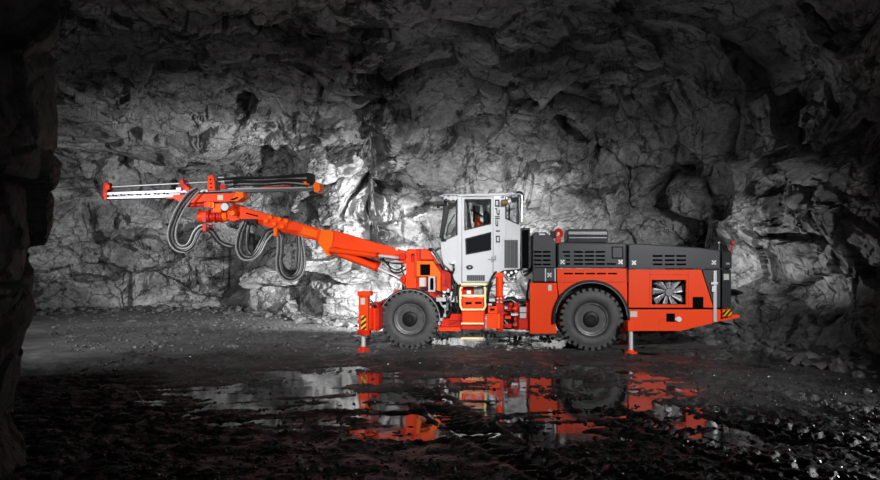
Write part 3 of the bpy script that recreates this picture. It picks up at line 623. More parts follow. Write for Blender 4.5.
for pts in ([(503, 274, .2), (508, 281, .1), (515, 279, .2)], [(505, 272, .15), (507, 278, .1), (513, 277, .1), (517, 272, .2)]):
    MB().hose(pts, .014).build('hose', 'hosegrey', rig, smooth=True)
# cluster between wheel and ladder
for i, (x, y, w, h, m) in enumerate(((436, 297.5, 10, 4, 'alu'), (447, 296.5, 10, 5.5, 'alu'), (439, 299, 5, 2, 'deepred'), (450.5, 292, 3, 5, 'steel'), (452, 285, 3, 4, 'darksteel'), (446, 303, 2.5, 8, 'darksteel'), (443.5, 305, 3, 3, 'steel'), (447, 289, 2.5, 3.5, 'alu'), (455, 300, 3, 3, 'alu'))):
    B('fitting', m, rig, bev=.004).box(x, y, x + w, y + h, .10 + .01 * i, .35).end()
B('equipment_box', 'black', rig, bev=.01).poly([(451, 265), (455, 272), (458, 284), (459.5, 314), (441, 314), (441, 302), (448, 290), (450, 280)], .38, 1.1).end()
for i, pts in enumerate(([(452.5, 263, .05), (454, 268, .0), (452, 277, .1), (454, 288, .1), (452, 300, .1)], [(455, 272, .1), (456, 282, .1), (455, 293, .1), (456, 308, .1)], [(438, 296, .2), (441, 304, .1), (445, 309, .1), (444, 316, .1), (440, 322, .1)],
            [(448, 300, .1), (451, 306, .05), (450, 312, .1), (446, 318, .1)], [(436, 291, .2), (442, 293, .1), (447, 296, .1), (452, 305, .1), (456, 312, .2)])):
    MB().hose(pts, .02).build('hose', 'hose' if i != 2 else 'hosegrey', rig, smooth=True)
B('lamp_fitting', 'alu', rig, bev=.003).box(450.5, 261.5, 455, 264, -.02, .06).end()
B('rail_mark', 'deepred', rig, bev=.004).box(460, 285.5, 462.5, 291, .0, .08).end()

# ================================================================== ROCK (numpy noise)
def hsh(ix, iy, iz, s):
    n = (ix.astype(np.int64) * 73856093) ^ (iy.astype(np.int64) * 19349663) ^ (iz.astype(np.int64) * 83492791) ^ (s * 2654435 + 12345)
    n &= 0x7fffffff; n = (n ^ (n >> 13)) * 1274126177 & 0x7fffffff; n = (n ^ (n >> 16)) * 668265263 & 0x7fffffff; n ^= n >> 15
    return (n & 0xffffff) / float(0xffffff)
def vnoise(p, s=0):
    i = np.floor(p).astype(np.int64); f = p - i; f = f * f * f * (f * (f * 6 - 15) + 10); r = 0
    for a in (0, 1):
        wa = f[:, 0] if a else 1 - f[:, 0]
        for b in (0, 1):
            wb = f[:, 1] if b else 1 - f[:, 1]
            for c in (0, 1):
                wc = f[:, 2] if c else 1 - f[:, 2]
                r = r + wa * wb * wc * hsh(i[:, 0] + a, i[:, 1] + b, i[:, 2] + c, s)
    return r * 2 - 1
def fbm(p, o=4, s=0, g=.5, ridged=False):
    r = 0; a = 1.0; q = p
    for k in range(o):
        n = vnoise(q, s + k * 7); r = r + a * ((1 - 2 * np.abs(n)) if ridged else n); a *= g; q = q * 2.03 + 11.7
    return r
def facets(p, s=0, tilt=1.0):
    """broken-rock look: each Voronoi cell is its own tilted plane"""
    i0 = np.floor(p).astype(np.int64); n = len(p); best = np.full(n, 9e9); sec = np.full(n, 9e9); val = np.zeros(n)
    for a in (-1, 0, 1):
        for b in (-1, 0, 1):
            for c in (-1, 0, 1):
                ix, iy, iz = i0[:, 0] + a, i0[:, 1] + b, i0[:, 2] + c
                cx = ix + hsh(ix, iy, iz, s); cy_ = iy + hsh(ix, iy, iz, s + 1); cz = iz + hsh(ix, iy, iz, s + 2)
                dx, dy, dz = p[:, 0] - cx, p[:, 1] - cy_, p[:, 2] - cz; d = dx * dx + dy * dy + dz * dz
                v = (hsh(ix, iy, iz, s + 3) - .5) + tilt * ((hsh(ix, iy, iz, s + 4) - .5) * dx + (hsh(ix, iy, iz, s + 5) - .5) * dy + (hsh(ix, iy, iz, s + 6) - .5) * dz)
                m = d < best; sec = np.where(m, best, np.minimum(sec, d)); val = np.where(m, v, val); best = np.where(m, d, best)
    return val, np.sqrt(sec) - np.sqrt(best)
def rock_disp(p, amp=1.0):
    w = p + .35 * np.stack([vnoise(p * .9, 51), vnoise(p * .9, 52), vnoise(p * .9, 53)], 1)
    st = w * np.array([.55, .55, .95])
    f1, e1 = facets(st, 3, 1.3); f2, e2 = facets(w * np.array([1.5, 1.5, 2.3]), 21, 1.3); f3, e3 = facets(w * 4.2, 41, 1.2)
    pm = np.clip(.55 + 1.3 * vnoise(p * .33, 88), .12, 1.2)
    d = .80 * fbm(p * .22, 3, 5) + .75 * f1 + .26 * f2 * pm + .075 * f3 * pm + .14 * fbm(p * 1.1, 5, 9, .52) + .018 * fbm(p * 9, 3, 15)
    d -= .20 * np.clip(1 - e1 / .10, 0, 1) * (vnoise(p * .5, 77) > -.1) + .05 * np.clip(1 - e2 / .08, 0, 1)
    return d * amp

def mesh_np(name, V, Fq, m, smooth=False):
    me = bpy.data.meshes.new(name); nv, nf = len(V), len(Fq)
    me.vertices.add(nv); me.vertices.foreach_set('co', V.astype(np.float32).ravel())
    k = Fq.shape[1]; me.loops.add(nf * k); me.loops.foreach_set('vertex_index', Fq.astype(np.int32).ravel())
    me.polygons.add(nf); me.polygons.foreach_set('loop_start', np.arange(0, nf * k, k, dtype=np.int32))
    me.update(calc_edges=True); me.polygons.foreach_set('use_smooth', np.full(nf, smooth)); me.materials.append(m); me.validate()
    o = bpy.data.objects.new(name, me); COL.objects.link(o); return o
def gridfaces(nr, nc, flip=False):
    i = np.arange(nr - 1)[:, None] * nc + np.arange(nc - 1)[None, :]; i = i.ravel()
    f = np.stack([i, i + 1, i + nc + 1, i + nc], 1); return f[:, ::-1] if flip else f
def gridnormals(G):
    du = np.gradient(G, axis=1); dv = np.gradient(G, axis=0); n = np.cross(du, dv); return n / (np.linalg.norm(n, axis=2, keepdims=True) + 1e-9)

def rock_mat(name, lo, hi, bumpd=.05):
    m = bpy.data.materials.new(name); m.use_nodes = True; nt = m.node_tree; b = nt.nodes['Principled BSDF']; L = nt.links.new
    def noise(sc, det, rg, dist=0, vec=None):
        n = nt.nodes.new('ShaderNodeTexNoise'); n.inputs['Scale'].default_value = sc; n.inputs['Detail'].default_value = det; n.inputs['Roughness'].default_value = rg; n.inputs['Distortion'].default_value = dist; L(vec or mp.outputs[0], n.inputs['Vector']); return n
    def ramp(src, p0, c0, p1, c1):
        r = nt.nodes.new('ShaderNodeValToRGB'); e = r.color_ramp.elements; e[0].position = p0; e[0].color = (c0, c0, c0, 1); e[1].position = p1; e[1].color = (c1, c1, c1, 1); L(src, r.inputs[0]); return r
    def mul(a, c, f=1.0):
        x = nt.nodes.new('ShaderNodeMix'); x.data_type = 'RGBA'; x.blend_type = 'MULTIPLY'; x.inputs[0].default_value = f; L(a, x.inputs[6]); L(c, x.inputs[7]); return x.outputs[2]
    tc = nt.nodes.new('ShaderNodeTexCoord'); mp = nt.nodes.new('ShaderNodeMapping'); mp.inputs['Scale'].default_value = (1, 1, 1.3); mp.inputs['Rotation'].default_value = (0, .35, 0); L(tc.outputs['Object'], mp.inputs[0])
    n1 = noise(.38, 14, .60, .5); base = ramp(n1.outputs['Fac'], .40, lo, .60, hi)
    n2 = noise(5, 12, .78); sp = ramp(n2.outputs['Fac'], .36, .45, .62, 1.2)
    nb = noise(.62, 10, .66, 1.2); dk = ramp(nb.outputs['Fac'], .40, .22, .455, 1)         # dark seams of a different rock
    nw = noise(1.3, 8, .6); ad = nt.nodes.new('ShaderNodeVectorMath'); ad.operation = 'MULTIPLY_ADD'; ad.inputs[1].default_value = (1.1, 1.1, 1.1); L(nw.outputs['Color'], ad.inputs[0]); L(mp.outputs[0], ad.inputs[2])
    v = nt.nodes.new('ShaderNodeTexVoronoi'); v.feature = 'DISTANCE_TO_EDGE'; v.inputs['Scale'].default_value = .7; L(ad.outputs[0], v.inputs['Vector'])
    cr = ramp(v.outputs['Distance'], .002, .2, .022, 1)
    v2 = nt.nodes.new('ShaderNodeTexVoronoi'); v2.feature = 'DISTANCE_TO_EDGE'; v2.inputs['Scale'].default_value = 2.9; L(ad.outputs[0], v2.inputs['Vector'])
    cr2 = ramp(v2.outputs['Distance'], .0, .5, .03, 1)
    msk = ramp(noise(.5, 4, .5).outputs['Fac'], .5, 0, .6, 1); mk = nt.nodes.new('ShaderNodeMix'); mk.data_type = 'RGBA'; mk.inputs[6].default_value = (1, 1, 1, 1); L(msk.outputs[0], mk.inputs[0]); L(cr2.outputs[0], mk.inputs[7])
    ms = nt.nodes.new('ShaderNodeMapping'); ms.inputs['Scale'].default_value = (1.5, 1.5, .34); ms.inputs['Rotation'].default_value = (0, .12, 0); L(tc.outputs['Object'], ms.inputs[0])
    dv = ramp(noise(.75, 9, .66, .9, ms.outputs[0]).outputs['Fac'], .385, .10, .43, 1)       # upright darker streaks in the wall colour
    # an upright, broken-edged darker band left of the bay
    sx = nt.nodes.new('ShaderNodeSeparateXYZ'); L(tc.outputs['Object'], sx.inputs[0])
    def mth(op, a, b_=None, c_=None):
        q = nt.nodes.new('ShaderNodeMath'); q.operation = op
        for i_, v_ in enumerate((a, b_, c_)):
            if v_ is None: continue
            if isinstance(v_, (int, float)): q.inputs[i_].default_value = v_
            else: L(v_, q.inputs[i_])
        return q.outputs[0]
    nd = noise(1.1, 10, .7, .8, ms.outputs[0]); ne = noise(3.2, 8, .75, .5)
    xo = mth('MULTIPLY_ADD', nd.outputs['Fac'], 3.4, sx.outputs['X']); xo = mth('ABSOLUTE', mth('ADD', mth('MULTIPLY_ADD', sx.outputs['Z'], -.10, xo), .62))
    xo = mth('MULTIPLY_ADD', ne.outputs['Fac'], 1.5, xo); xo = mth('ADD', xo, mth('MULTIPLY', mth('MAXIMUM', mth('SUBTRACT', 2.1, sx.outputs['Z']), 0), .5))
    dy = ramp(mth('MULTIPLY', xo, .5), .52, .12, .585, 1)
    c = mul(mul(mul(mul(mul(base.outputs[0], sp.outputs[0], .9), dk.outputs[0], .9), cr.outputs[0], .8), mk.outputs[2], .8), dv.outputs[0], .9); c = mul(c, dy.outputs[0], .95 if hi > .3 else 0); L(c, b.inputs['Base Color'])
    b.inputs['Roughness'].default_value = .55; b.inputs['Specular IOR Level'].default_value = .4
    nf = noise(14, 10, .8)
    s1 = nt.nodes.new('ShaderNodeMath'); s1.operation = 'MULTIPLY_ADD'; s1.inputs[1].default_value = .9; L(nf.outputs['Fac'], s1.inputs[0]); L(n2.outputs['Fac'], s1.inputs[2])
    s2 = nt.nodes.new('ShaderNodeMath'); s2.operation = 'MULTIPLY_ADD'; s2.inputs[1].default_value = .6; L(cr.outputs[0], s2.inputs[0]); L(s1.outputs[0], s2.inputs[2])
    s3 = nt.nodes.new('ShaderNodeMath'); s3.operation = 'MULTIPLY_ADD'; s3.inputs[1].default_value = .4; L(mk.outputs[2], s3.inputs[0]); L(s2.outputs[0], s3.inputs[2])
    bp = nt.nodes.new('ShaderNodeBump'); bp.inputs['Strength'].default_value = 1; bp.inputs['Distance'].default_value = bumpd; L(s3.outputs[0], bp.inputs['Height']); L(bp.outputs[0], b.inputs['Normal'])
    return m
ROCK = rock_mat('grey_rock', .20, .55, .06); ROCK_SHADED = rock_mat('shaded_rock', .02, .06, .05)  # second tone is the same rock with the pillar's shade painted in

foot = [(-19, 9), (-18, 17), (-15.5, 21.5), (-13.3, 22.8), (-11.3, 23.7), (-9, 24.3), (-7.5, 23.8), (-5.95, 22.6), (-4.4, 20.9), (-3.3, 20.0), (-2.1, 19.6), (-1.5, 20.0), (-1.1, 21.0), (0, 21.2), (1.4, 20.6), (3.2, 19.6), (4.6, 18.3), (5.9, 17.3), (6.9, 16.0), (7.2, 14.6), (7.4, 13.6), (7.6, 12.5), (7.95, 11.6), (8.3, 9), (8.6, 5), (8.8, 0)]
fp = np.array(foot, float)
def cr_np(p, n):
    seg = np.linalg.norm(np.diff(p, axis=0), axis=1); cum = np.r_[0, np.cumsum(seg)]; u = np.linspace(0, cum[-1], n)
    out = np.stack([np.interp(u, cum, p[:, 0]), np.interp(u, cum, p[:, 1])], 1)
    k = np.ones(15) / 15
    for c in (0, 1):
        q = np.r_[np.full(7, out[0, c]), out[:, c], np.full(7, out[-1, c])]; out[:, c] = np.convolve(q, k, 'valid')
    return out
NS, NT = 1500, 560
W = cr_np(fp, NS); C0 = np.array([0.0, 3.0])
prof = np.array([(-.002, -.4), (0, 0), (-.004, .8), (-.004, 2.0), (.008, 3.2), (.03, 4.2), (.07, 5.1), (.13, 5.8), (.22, 6.3), (.34, 6.65), (.5, 6.85), (.72, 7.0), (.97, 7.1)])
seg = np.hypot(np.diff(prof[:, 0]) * 18, np.diff(prof[:, 1])); cum = np.r_[0, np.cumsum(seg)]; u = np.linspace(0, 1, NT) ** 1.0 * cum[-1]
fr_, fz = np.interp(u, cum, prof[:, 0]), np.interp(u, cum, prof[:, 1])
k = np.ones(25) / 25
for a in (fr_, fz):
    q = np.r_[a[0] - (a[12:0:-1] - a[0]), a, a[-1] + (a[-1] - a[-2:-14:-1])]; a[:] = np.convolve(q, k, 'valid')
G = np.zeros((NT, NS, 3)); G[:, :, 0] = C0[0] + (W[None, :, 0] - C0[0]) * (1 - fr_[:, None]); G[:, :, 1] = C0[1] + (W[None, :, 1] - C0[1]) * (1 - fr_[:, None]); G[:, :, 2] = fz[:, None]
N = gridnormals(G)
inn = np.stack([C0[0] - G[:, :, 0], C0[1] - G[:, :, 1], 1.0 - G[:, :, 2]], 2)
N = np.where(((N * inn).sum(2) < 0)[:, :, None], -N, N)
pts = G.reshape(-1, 3); dsp = rock_disp(pts).reshape(NT, NS)
dsp *= np.clip((G[:, :, 2] + .6) / 1.6, .25, 1) * np.clip((1 - fr_)[:, None] * 3, .1, 1)
# smoother, scooped roof
ceil_w = np.clip((G[:, :, 2] - 4.6) / 1.6, 0, 1); dsp *= 1 - .45 * ceil_w
# brow / shelf reliefs: left shoulder bulges, vault bay behind the cab is scooped
px_c = 440 + F * G[:, :, 0] / np.maximum(G[:, :, 1], 1)
def gauss(x, y, z, sx, sy, sz): return np.exp(-((G[:, :, 0] - x) / sx) ** 2 - ((G[:, :, 1] - y) / sy) ** 2 - ((G[:, :, 2] - z) / sz) ** 2)
wob = .42 * vnoise(np.stack([G[:, :, 2].ravel() * 1.2, G[:, :, 2].ravel() * 0, G[:, :, 2].ravel() * 0 + 3.3], 1), 61).reshape(NT, NS) + .24 * vnoise(pts * 1.9, 62).reshape(NT, NS)
fis = lambda x0, w_, z0, z1, dp: dp * np.exp(-((G[:, :, 0] - x0 - wob) / w_) ** 2) * np.clip((G[:, :, 2] - z0) / .8, 0, 1) * np.clip((z1 - G[:, :, 2]) / .8, 0, 1) * (G[:, :, 1] > 12)
dsp -= fis(-2.05, .30, .9, 5.6, 1.5) + fis(-1.5, .14, 1.8, 4.6, .9) + fis(-7.6, .34, .2, 3.4, 1.6) + fis(5.7, .24, 1.2, 4.4, 1.2) + fis(-2.65, .09, 2.6, 5.2, .8)
dsp += 1.1 * gauss(-3.6, 19, 4.6, 1.6, 3, 1.5) - 1.2 * gauss(1.8, 18.5, 4.0, 2.8, 4, 1.7) + .8 * gauss(-9, 21, 6.0, 4.5, 4, .9) - .7 * gauss(-9, 22, 4.3, 4, 4, .7) - .5 * gauss(4.5, 15, 4.6, 1.8, 3, 1.4)
G2 = G + N * dsp[:, :, None]
tc_ = int(np.argmax(fz > 5.9)); sr = int(np.argmax((W[:, 0] > 6.6)))
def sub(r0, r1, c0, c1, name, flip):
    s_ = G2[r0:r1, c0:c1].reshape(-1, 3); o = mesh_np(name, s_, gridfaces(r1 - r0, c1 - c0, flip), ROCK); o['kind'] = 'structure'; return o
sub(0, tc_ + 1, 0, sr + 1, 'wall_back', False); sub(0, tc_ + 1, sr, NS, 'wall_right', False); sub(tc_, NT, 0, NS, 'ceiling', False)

# near left rock pillar (its unlit look is put into a darker rock colour)
na, nz = 340, 260; A = np.linspace(-math.pi, math.pi, na); Z = np.linspace(-.4, 7.4, nz)
rad = 1.74 - .10 * np.clip((1.6 - Z) / 1, 0, 1)[:, None] + .35 * np.clip((Z - 3.6) / 2, 0, 1)[:, None] * 1.0 + .35 * np.clip((.5 - Z) / 1, 0, 1)[:, None] + 0 * A[None, :]
nrm = np.stack([np.cos(A)[None, :] + 0 * Z[:, None], np.sin(A)[None, :] + 0 * Z[:, None], 0 * A[None, :] + 0 * Z[:, None]], 2)
cen = np.array([-5.1, 4.9, 0.0]); Gp = cen + nrm * rad[:, :, None] ; Gp[:, :, 2] = Z[:, None]
nrm_s = Gp.reshape(-1, 3)
Gp = Gp + nrm * (np.clip(rock_disp(nrm_s * 1.3 + 4, .30), -.22, .35).reshape(nz, na))[:, :, None]
o = mesh_np('wall_left', Gp.reshape(-1, 3), gridfaces(nz, na), ROCK_SHADED); o['kind'] = 'structure'

# ------------------------------------------------------------------ floor
xs = np.concatenate([np.arange(-20, -9, .08), np.arange(-9, 9.2, .026), [9.6, 10.2]])
ys = [1.2]
while ys[-1] < 26.5: ys.append(ys[-1] + max(.016, .0048 * ys[-1]))
ys = np.array(ys); X, Y = np.meshgrid(xs, ys)
pf_ = np.stack([X.ravel(), Y.ravel(), np.zeros(X.size)], 1)
h = .012 + .018 * fbm(pf_ * .9, 3, 101) + .016 * fbm(pf_ * np.array([2.6, 3.6, 1]), 4, 131)
fine = .016 * fbm(pf_ * np.array([13, 10, 1]), 3, 151) + .008 * np.clip(fbm(pf_ * 30, 2, 171), 0, 2)
clod, ce = facets(pf_ * np.array([10, 10, 1]) + 3, 191, .8); clod2, ce2 = facets(pf_ * np.array([24, 24, 1]) + 9, 211, .8)
clods = .030 * np.clip(clod, 0, 1) * np.clip(ce / .25, 0, 1) + .024 * np.clip(clod2 + .1, 0, 1) * np.clip(ce2 / .25, 0, 1)
rough_w = np.clip(.75 + 1.2 * vnoise(pf_ * .6, 231) + .45 * np.clip((8.2 - pf_[:, 1]) / 2.5, -.6, 1), .15, 1.0)
rough_w = np.where(pf_[:, 1] > 14.5, rough_w * 1.5 + .3, rough_w)
streak = fbm(np.stack([pf_[:, 0] * 1.6 + pf_[:, 1] * .5, pf_[:, 1] * 6.5 - pf_[:, 0] * 1.2, 0 * pf_[:, 0]], 1), 4, 301)
h = h + (fine + clods) * rough_w + .026 * streak * np.clip((pf_[:, 1] - 5) / 2.5, .25, .8) * (pf_[:, 1] < 13)
def track(p0, p1, w=.42, depth=.035, pitch=.17, bend=0.0):
    d = np.array(p1) - np.array(p0); L = np.hypot(*d); d = d / L; q = pf_[:, :2] - np.array(p0); a = q @ d; b = q @ np.array([-d[1], d[0]])
    b = b + bend * np.sin(np.pi * a / L); m = np.clip((w / 2 - np.abs(b)) / .05, 0, 1) * np.clip(a / .4, 0, 1) * np.clip((L - a) / .4, 0, 1)
    lug = (np.sin(2 * np.pi * (a + np.abs(b) * .55) / pitch) > .1) * 1.0
    edge = np.exp(-((np.abs(b) - w / 2 - .06) / .06) ** 2) * np.clip(a / .4, 0, 1) * np.clip((L - a) / .4, 0, 1)
    return -m * depth * .3 + m * .040 * lug + edge * .026
for t in (((3.2, 12.6), (5.6, 5.2)), ((4.6, 12.3), (7.4, 5.5)), ((1.2, 9.6), (3.6, 3.6)), ((2.3, 10.2), (4.6, 4.2)), ((-.4, 9.2), (1.6, 3.4)), ((-6.2, 12.6), (-2.0, 9.2)), ((-4.9, 13.0), (-1.2, 10.0)), ((-1.6, 11.6), (3.0, 9.6))):
    h = h + track(*t, bend=.15)
# hollows that hold water: (x, y, rx, ry, depth)
def el(px, py, rx, ry): y = CAMZ * F / (py - HY); return ((px - 440) / F * y, y, rx / F * y, .5 * (CAMZ * F / (py - ry - HY) - CAMZ * F / (py + ry - HY)))
for e, dp in ((el(280, 396, 100, 26), .050), (el(330, 372, 70, 12), .05), (el(400, 412, 60, 30), .045), (el(480, 388, 70, 24), .04), (el(550, 388, 40, 26), .045), (el(665, 405, 85, 30), .050), (el(640, 378, 60, 10), .03), (el(748, 357, 62, 9), .06), (el(500, 341, 95, 6), .05), (el(545, 435, 80, 16), .035), (el(600, 348, 60, 4), .03), (el(230, 368, 60, 9), .02), (el(725, 440, 80, 16), .035), (el(600, 372, 50, 8), .03)):
    g = .85 * np.exp(-(((pf_[:, 0] - e[0]) / e[2]) ** 2 + ((pf_[:, 1] - e[1]) / e[3]) ** 2) ** 1.6); h = h - dp * g
h += .035 * np.clip((pf_[:, 0] + 9.0) / -3, 0, 1) + .03 * np.clip((pf_[:, 1] - 15.5) / 3, 0, 1) * np.clip((-pf_[:, 0] - 2) / 2, 0, 1) + .03 * np.clip((6.2 - pf_[:, 1]) / 1.5, 0, 1)
# level ground under the tyres and jack pads
def wl(u, v): return (u * CY + v * SY, D0 - u * SY + v * CY)
contacts = [(P(591.5, 300).x, .2, .3), (P(409.5, 300).x, .2, .3), (P(591.5, 300).x, 1.62, .3), (P(409.5, 300).x, 1.62, .3), (P(363.4, 300, -.5).x, -.5, .16), (P(631, 300, -.42).x, -.4, .16), (P(624.5, 300, 1.2).x, 1.22, .16)]
for u_, v_, r_ in contacts:
    cx, cy2 = wl(u_, v_); m = np.clip(1.6 - np.hypot(pf_[:, 0] - cx, pf_[:, 1] - cy2) / r_, 0, 1); h = h * (1 - m) + m * (-.001)
FH = h.reshape(X.shape)
m = bpy.data.materials.new('wet_mud'); m.use_nodes = True; nt = m.node_tree; b = nt.nodes['Principled BSDF']; L = nt.links.new
tc = nt.nodes.new('ShaderNodeTexCoord'); n1 = nt.nodes.new('ShaderNodeTexNoise'); n1.inputs['Scale'].default_value = .8; n1.inputs['Detail'].default_value = 9; n1.inputs['Roughness'].default_value = .7; L(tc.outputs['Object'], n1.inputs['Vector'])
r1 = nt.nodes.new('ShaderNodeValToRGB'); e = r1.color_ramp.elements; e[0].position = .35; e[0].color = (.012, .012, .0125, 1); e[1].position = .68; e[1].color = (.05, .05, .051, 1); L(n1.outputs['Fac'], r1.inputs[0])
# paler towards the back: the bright lit floor is put into the colour
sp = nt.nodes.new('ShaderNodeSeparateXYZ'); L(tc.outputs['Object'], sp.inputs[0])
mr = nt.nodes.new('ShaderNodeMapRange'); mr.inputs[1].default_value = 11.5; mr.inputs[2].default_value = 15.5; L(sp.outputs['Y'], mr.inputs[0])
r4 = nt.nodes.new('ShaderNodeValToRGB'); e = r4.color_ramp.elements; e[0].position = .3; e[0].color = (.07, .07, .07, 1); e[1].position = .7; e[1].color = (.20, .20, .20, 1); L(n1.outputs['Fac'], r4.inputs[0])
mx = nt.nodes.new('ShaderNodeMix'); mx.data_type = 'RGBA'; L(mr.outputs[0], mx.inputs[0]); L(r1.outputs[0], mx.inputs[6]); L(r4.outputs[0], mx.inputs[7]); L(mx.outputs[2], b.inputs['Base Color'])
r2 = nt.nodes.new('ShaderNodeValToRGB'); e = r2.color_ramp.elements; e[0].position = .40; e[0].color = (.34,) * 3 + (1,); e[1].position = .62; e[1].color = (.75,) * 3 + (1,)
n2 = nt.nodes.new('ShaderNodeTexNoise'); n2.inputs['Scale'].default_value = 3; n2.inputs['Detail'].default_value = 6; L(tc.outputs['Object'], n2.inputs['Vector']); L(n2.outputs['Fac'], r2.inputs[0]); L(r2.outputs[0], b.inputs['Roughness'])
n4 = nt.nodes.new('ShaderNodeTexNoise'); n4.inputs['Scale'].default_value = 38; n4.inputs['Detail'].default_value = 5; L(tc.outputs['Object'], n4.inputs['Vector'])
bp = nt.nodes.new('ShaderNodeBump'); bp.inputs['Strength'].default_value = .9; bp.inputs['Distance'].default_value = .02; L(n4.outputs['Fac'], bp.inputs['Height']); L(bp.outputs[0], b.inputs['Normal'])
b.inputs['Specular IOR Level'].default_value = .38
MUD = m
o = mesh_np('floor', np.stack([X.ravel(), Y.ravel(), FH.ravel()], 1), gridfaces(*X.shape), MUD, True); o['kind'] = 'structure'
# standing water
wm = mat('muddy_water', (.012, .012, .013), .06, spec=.5)
wnt = wm.node_tree; tc = wnt.nodes.new('ShaderNodeTexCoord'); n = wnt.nodes.new('ShaderNodeTexNoise'); n.inputs['Scale'].default_value = 2.5; bp = wnt.nodes.new('ShaderNodeBump'); bp.inputs['Strength'].default_value = .12; bp.inputs['Distance'].default_value = .02
wnt.links.new(tc.outputs['Object'], n.inputs['Vector']); wnt.links.new(n.outputs['Fac'], bp.inputs['Height']); wnt.links.new(bp.outputs[0], wnt.nodes['Principled BSDF'].inputs['Normal'])
WZ = -.014
o = mesh_np('puddle', np.array([[-1.8, 5.0, WZ], [5.6, 5.0, WZ], [6.6, 8, WZ], [6.5, 12.8, WZ], [4.2, 15.6, WZ], [-5.6, 16.0, WZ], [-5.6, 8.4, WZ], [-3.0, 6.6, WZ]]), np.array([[0, 1, 2, 3, 4, 5, 6, 7]]), wm)
o['kind'] = 'stuff'; o['label'] = 'shallow dark water standing in the muddy tyre ruts, mirroring the orange rig'; o['category'] = 'puddle'

# ------------------------------------------------------------------ stones
def floor_z(x, y):
    i = min(max(np.searchsorted(xs, x), 1), len(xs) - 1); j = min(max(np.searchsorted(ys, y), 1), len(ys) - 1); return float(FH[j, i])
ico = bmesh.new(); bmesh.ops.create_icosphere(ico, subdivisions=1, radius=1); iv = np.array([v.co[:] for v in ico.verts]); itf = np.array([[v.index for v in f.verts] for f in ico.faces]); ico.free()
rng = np.random.default_rng(5)
def scatter(name, n, region, smin, smax, matl, label):
    Vs, Fs = [], []; b0 = 0
    for _ in range(n):
        x, y = region(); s_ = smin + (smax - smin) * rng.random() ** 3
        v = iv * (1 + rng.uniform(-.3, .3, (len(iv), 1))) * s_ * np.array([1, rng.uniform(.6, 1), rng.uniform(.4, .8)])
        a = rng.uniform(0, 6.28); ca, sa = math.cos(a), math.sin(a); v = np.stack([v[:, 0] * ca - v[:, 1] * sa, v[:, 0] * sa + v[:, 1] * ca, v[:, 2]], 1)
        z = floor_z(x, y)
        if z < WZ - .005 and rng.random() < .75: continue
        Vs.append(v + np.array([x, y, z + s_ * .15])); Fs.append(itf + b0); b0 += len(iv)
    o = mesh_np(name, np.concatenate(Vs), np.concatenate(Fs), matl); o['kind'] = 'stuff'; o['label'] = label; o['category'] = 'gravel'
def reg_near():
    y = 4.6 + 7.5 * rng.random() ** 1.2; return max(rng.uniform(-.62, .70) * y, -5.6 + max(0, 7.5 - y) * 1.4), y
def reg_foot():
    i = rng.integers(150, NS - 120); w = W[i]; d = (C0 - w) / np.linalg.norm(C0 - w); q = w + d * (.15 + 2.4 * rng.random() ** 2.2); return q[0], q[1]
STONE = mat('wet_stone', (.05, .05, .052), .3, noise=(9, .42, (.02, .02, .02))); SDRY = mat('dry_stone', (.13, .13, .13), .6, noise=(5, .42, (.05, .05, .05))); WIRE = mat('pale_wire', (.5, .5, .5), .4)
scatter('gravel', 12000, reg_near, .006, .028, STONE, 'small wet stone chips strewn over the dark mud')
def reg_mid():
    y = rng.uniform(12.5, 21.5); return rng.uniform(-.60 * y, min(.2 * y, 5.8)), y
scatter('gravel', 2600, reg_mid, .015, .07, SDRY, 'dry grey stone chips scattered on the pale floor behind and left of the rig')
scatter('rubble', 2600, reg_foot, .015, .20, SDRY, 'broken grey rubble heaped along the foot of the cave wall')
def boulder(px, py, s_, label, m=SDRY, seed=1, sq=(1, .8, .6)):
    y = CAMZ * F / (py - HY); x = (px - 440) / F * y; bmx = bmesh.new(); bmesh.ops.create_icosphere(bmx, subdivisions=4, radius=1)
    V = np.array([v.co[:] for v in bmx.verts]); f, e = facets(V * 1.1 + seed * 5.3, seed, 1.2); V = V * (1 + .35 * f + .06 * fbm(V * 3, 3, seed))[:, None] * s_ * np.array(sq)
    for v, c in zip(bmx.verts, V): v.co = c
    me = bpy.data.meshes.new('rock'); bmx.to_mesh(me); bmx.free(); me.materials.append(m); o = bpy.data.objects.new('rock', me); COL.objects.link(o)
    o.location = (x, y, floor_z(x, y) + s_ * sq[2] * .45); o['label'] = label; o['category'] = 'rock'; return o
boulder(197, 333.5, .09, 'pale stone, larger than the chips around it, on the flat floor below the long hoses', seed=2)
boulder(72, 337.5, .16, 'low grey rock lying on the floor nearest the left pillar', seed=3, sq=(1.4, .8, .45))
boulder(163, 312, .28, 'large grey rock at the foot of the back wall, left one of a pair', seed=4)
boulder(186, 311.5, .20, 'large grey rock at the foot of the back wall, right one of a pair', seed=5, sq=(1.3, .8, .6))
boulder(131, 324, .14, 'flat dark rock in front of the left back wall', seed=6, sq=(1.3, .9, .4))
boulder(233, 349, .12, 'dark lump of rock at the edge of the muddy ground, left of the front jack', seed=8, sq=(1.4, .9, .5))
boulder(866, 393, .07, 'small bright stone on the mud near the right edge', seed=9)
y0 = CAMZ * F / (394 - HY); y1 = CAMZ * F / (407 - HY)
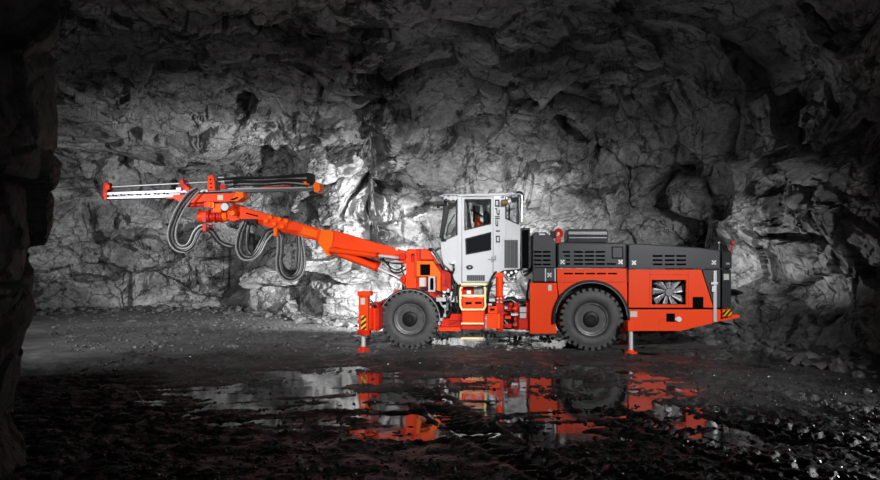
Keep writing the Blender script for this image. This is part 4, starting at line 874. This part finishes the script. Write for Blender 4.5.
a = Vector(((119 - 440) / F * y0, y0, floor_z((119 - 440) / F * y0, y0) + .03)); b_ = Vector(((143 - 440) / F * y1, y1, floor_z((143 - 440) / F * y1, y1) + .03)); mid = (a + b_) / 2 + Vector((.05, .05, .05))
st = MB(); st.tubew([a, (a + mid) / 2 + Vector((0, .01, .008)), mid, (b_ + mid) / 2 + Vector((0, .01, .008)), b_], .008, 6)
o = st.build('wire', WIRE); o['label'] = 'thin pale bent wire lying on the dark mud at left'; o['category'] = 'wire'

# ================================================================== LIGHT
def spot(name, loc, tgt, power, angle, size=.3, blend=.6, col=(1, 1, 1)):
    l = bpy.data.lights.new(name, 'SPOT'); l.energy = power; l.spot_size = R(angle); l.spot_blend = blend; l.shadow_soft_size = size; l.color = col
    o = bpy.data.objects.new(name, l); COL.objects.link(o); o.location = loc
    o.rotation_euler = (Vector(tgt) - Vector(loc)).to_track_quat('-Z', 'Y').to_euler(); return o
spot('wall_light', (-.5, 15.6, 1.25), (-3.6, 20.5, 1.5), 3900, 118, .10, 1)
spot('wall_light', (2.2, 15.2, 1.1), (2.2, 20, .9), 3600, 96, .10, 1)
spot('wall_light', (-11.2, 14.0, 1.6), (-8.0, 23, 1.6), 420, 95, .2, 1)
spot('wall_light', (5.5, 14.9, .85), (7.3, 14.3, 2.1), 330, 84, .08, 1)
spot('floor_light', (-9.2, 9.6, 3.0), (-5.6, 15.0, 0), 1500, 100, .3, 1)
spot('mud_light', (8.0, 8.3, 1.2), (4.6, 7.0, 0), 430, 84, .1, 1)
spot('key_light', (.2, 1.0, 4.5), (-2.3, 13, 1.7), 4000, 40, .4, .6)
spot('key_light', (5.5, 1.5, 4.8), (3.0, 13, 1.4), 4300, 48, .5, .7)
spot('roof_fill', (1.0, -.5, 2.6), (-.5, 14, 6.2), 320, 85, .5, 1)  # unseen spot added to stand in for bounce light on the ceiling
w = bpy.data.worlds.new('world'); SC.world = w; w.use_nodes = True
w.node_tree.nodes['Background'].inputs[0].default_value = (.6, .62, .66, 1); w.node_tree.nodes['Background'].inputs[1].default_value = .012
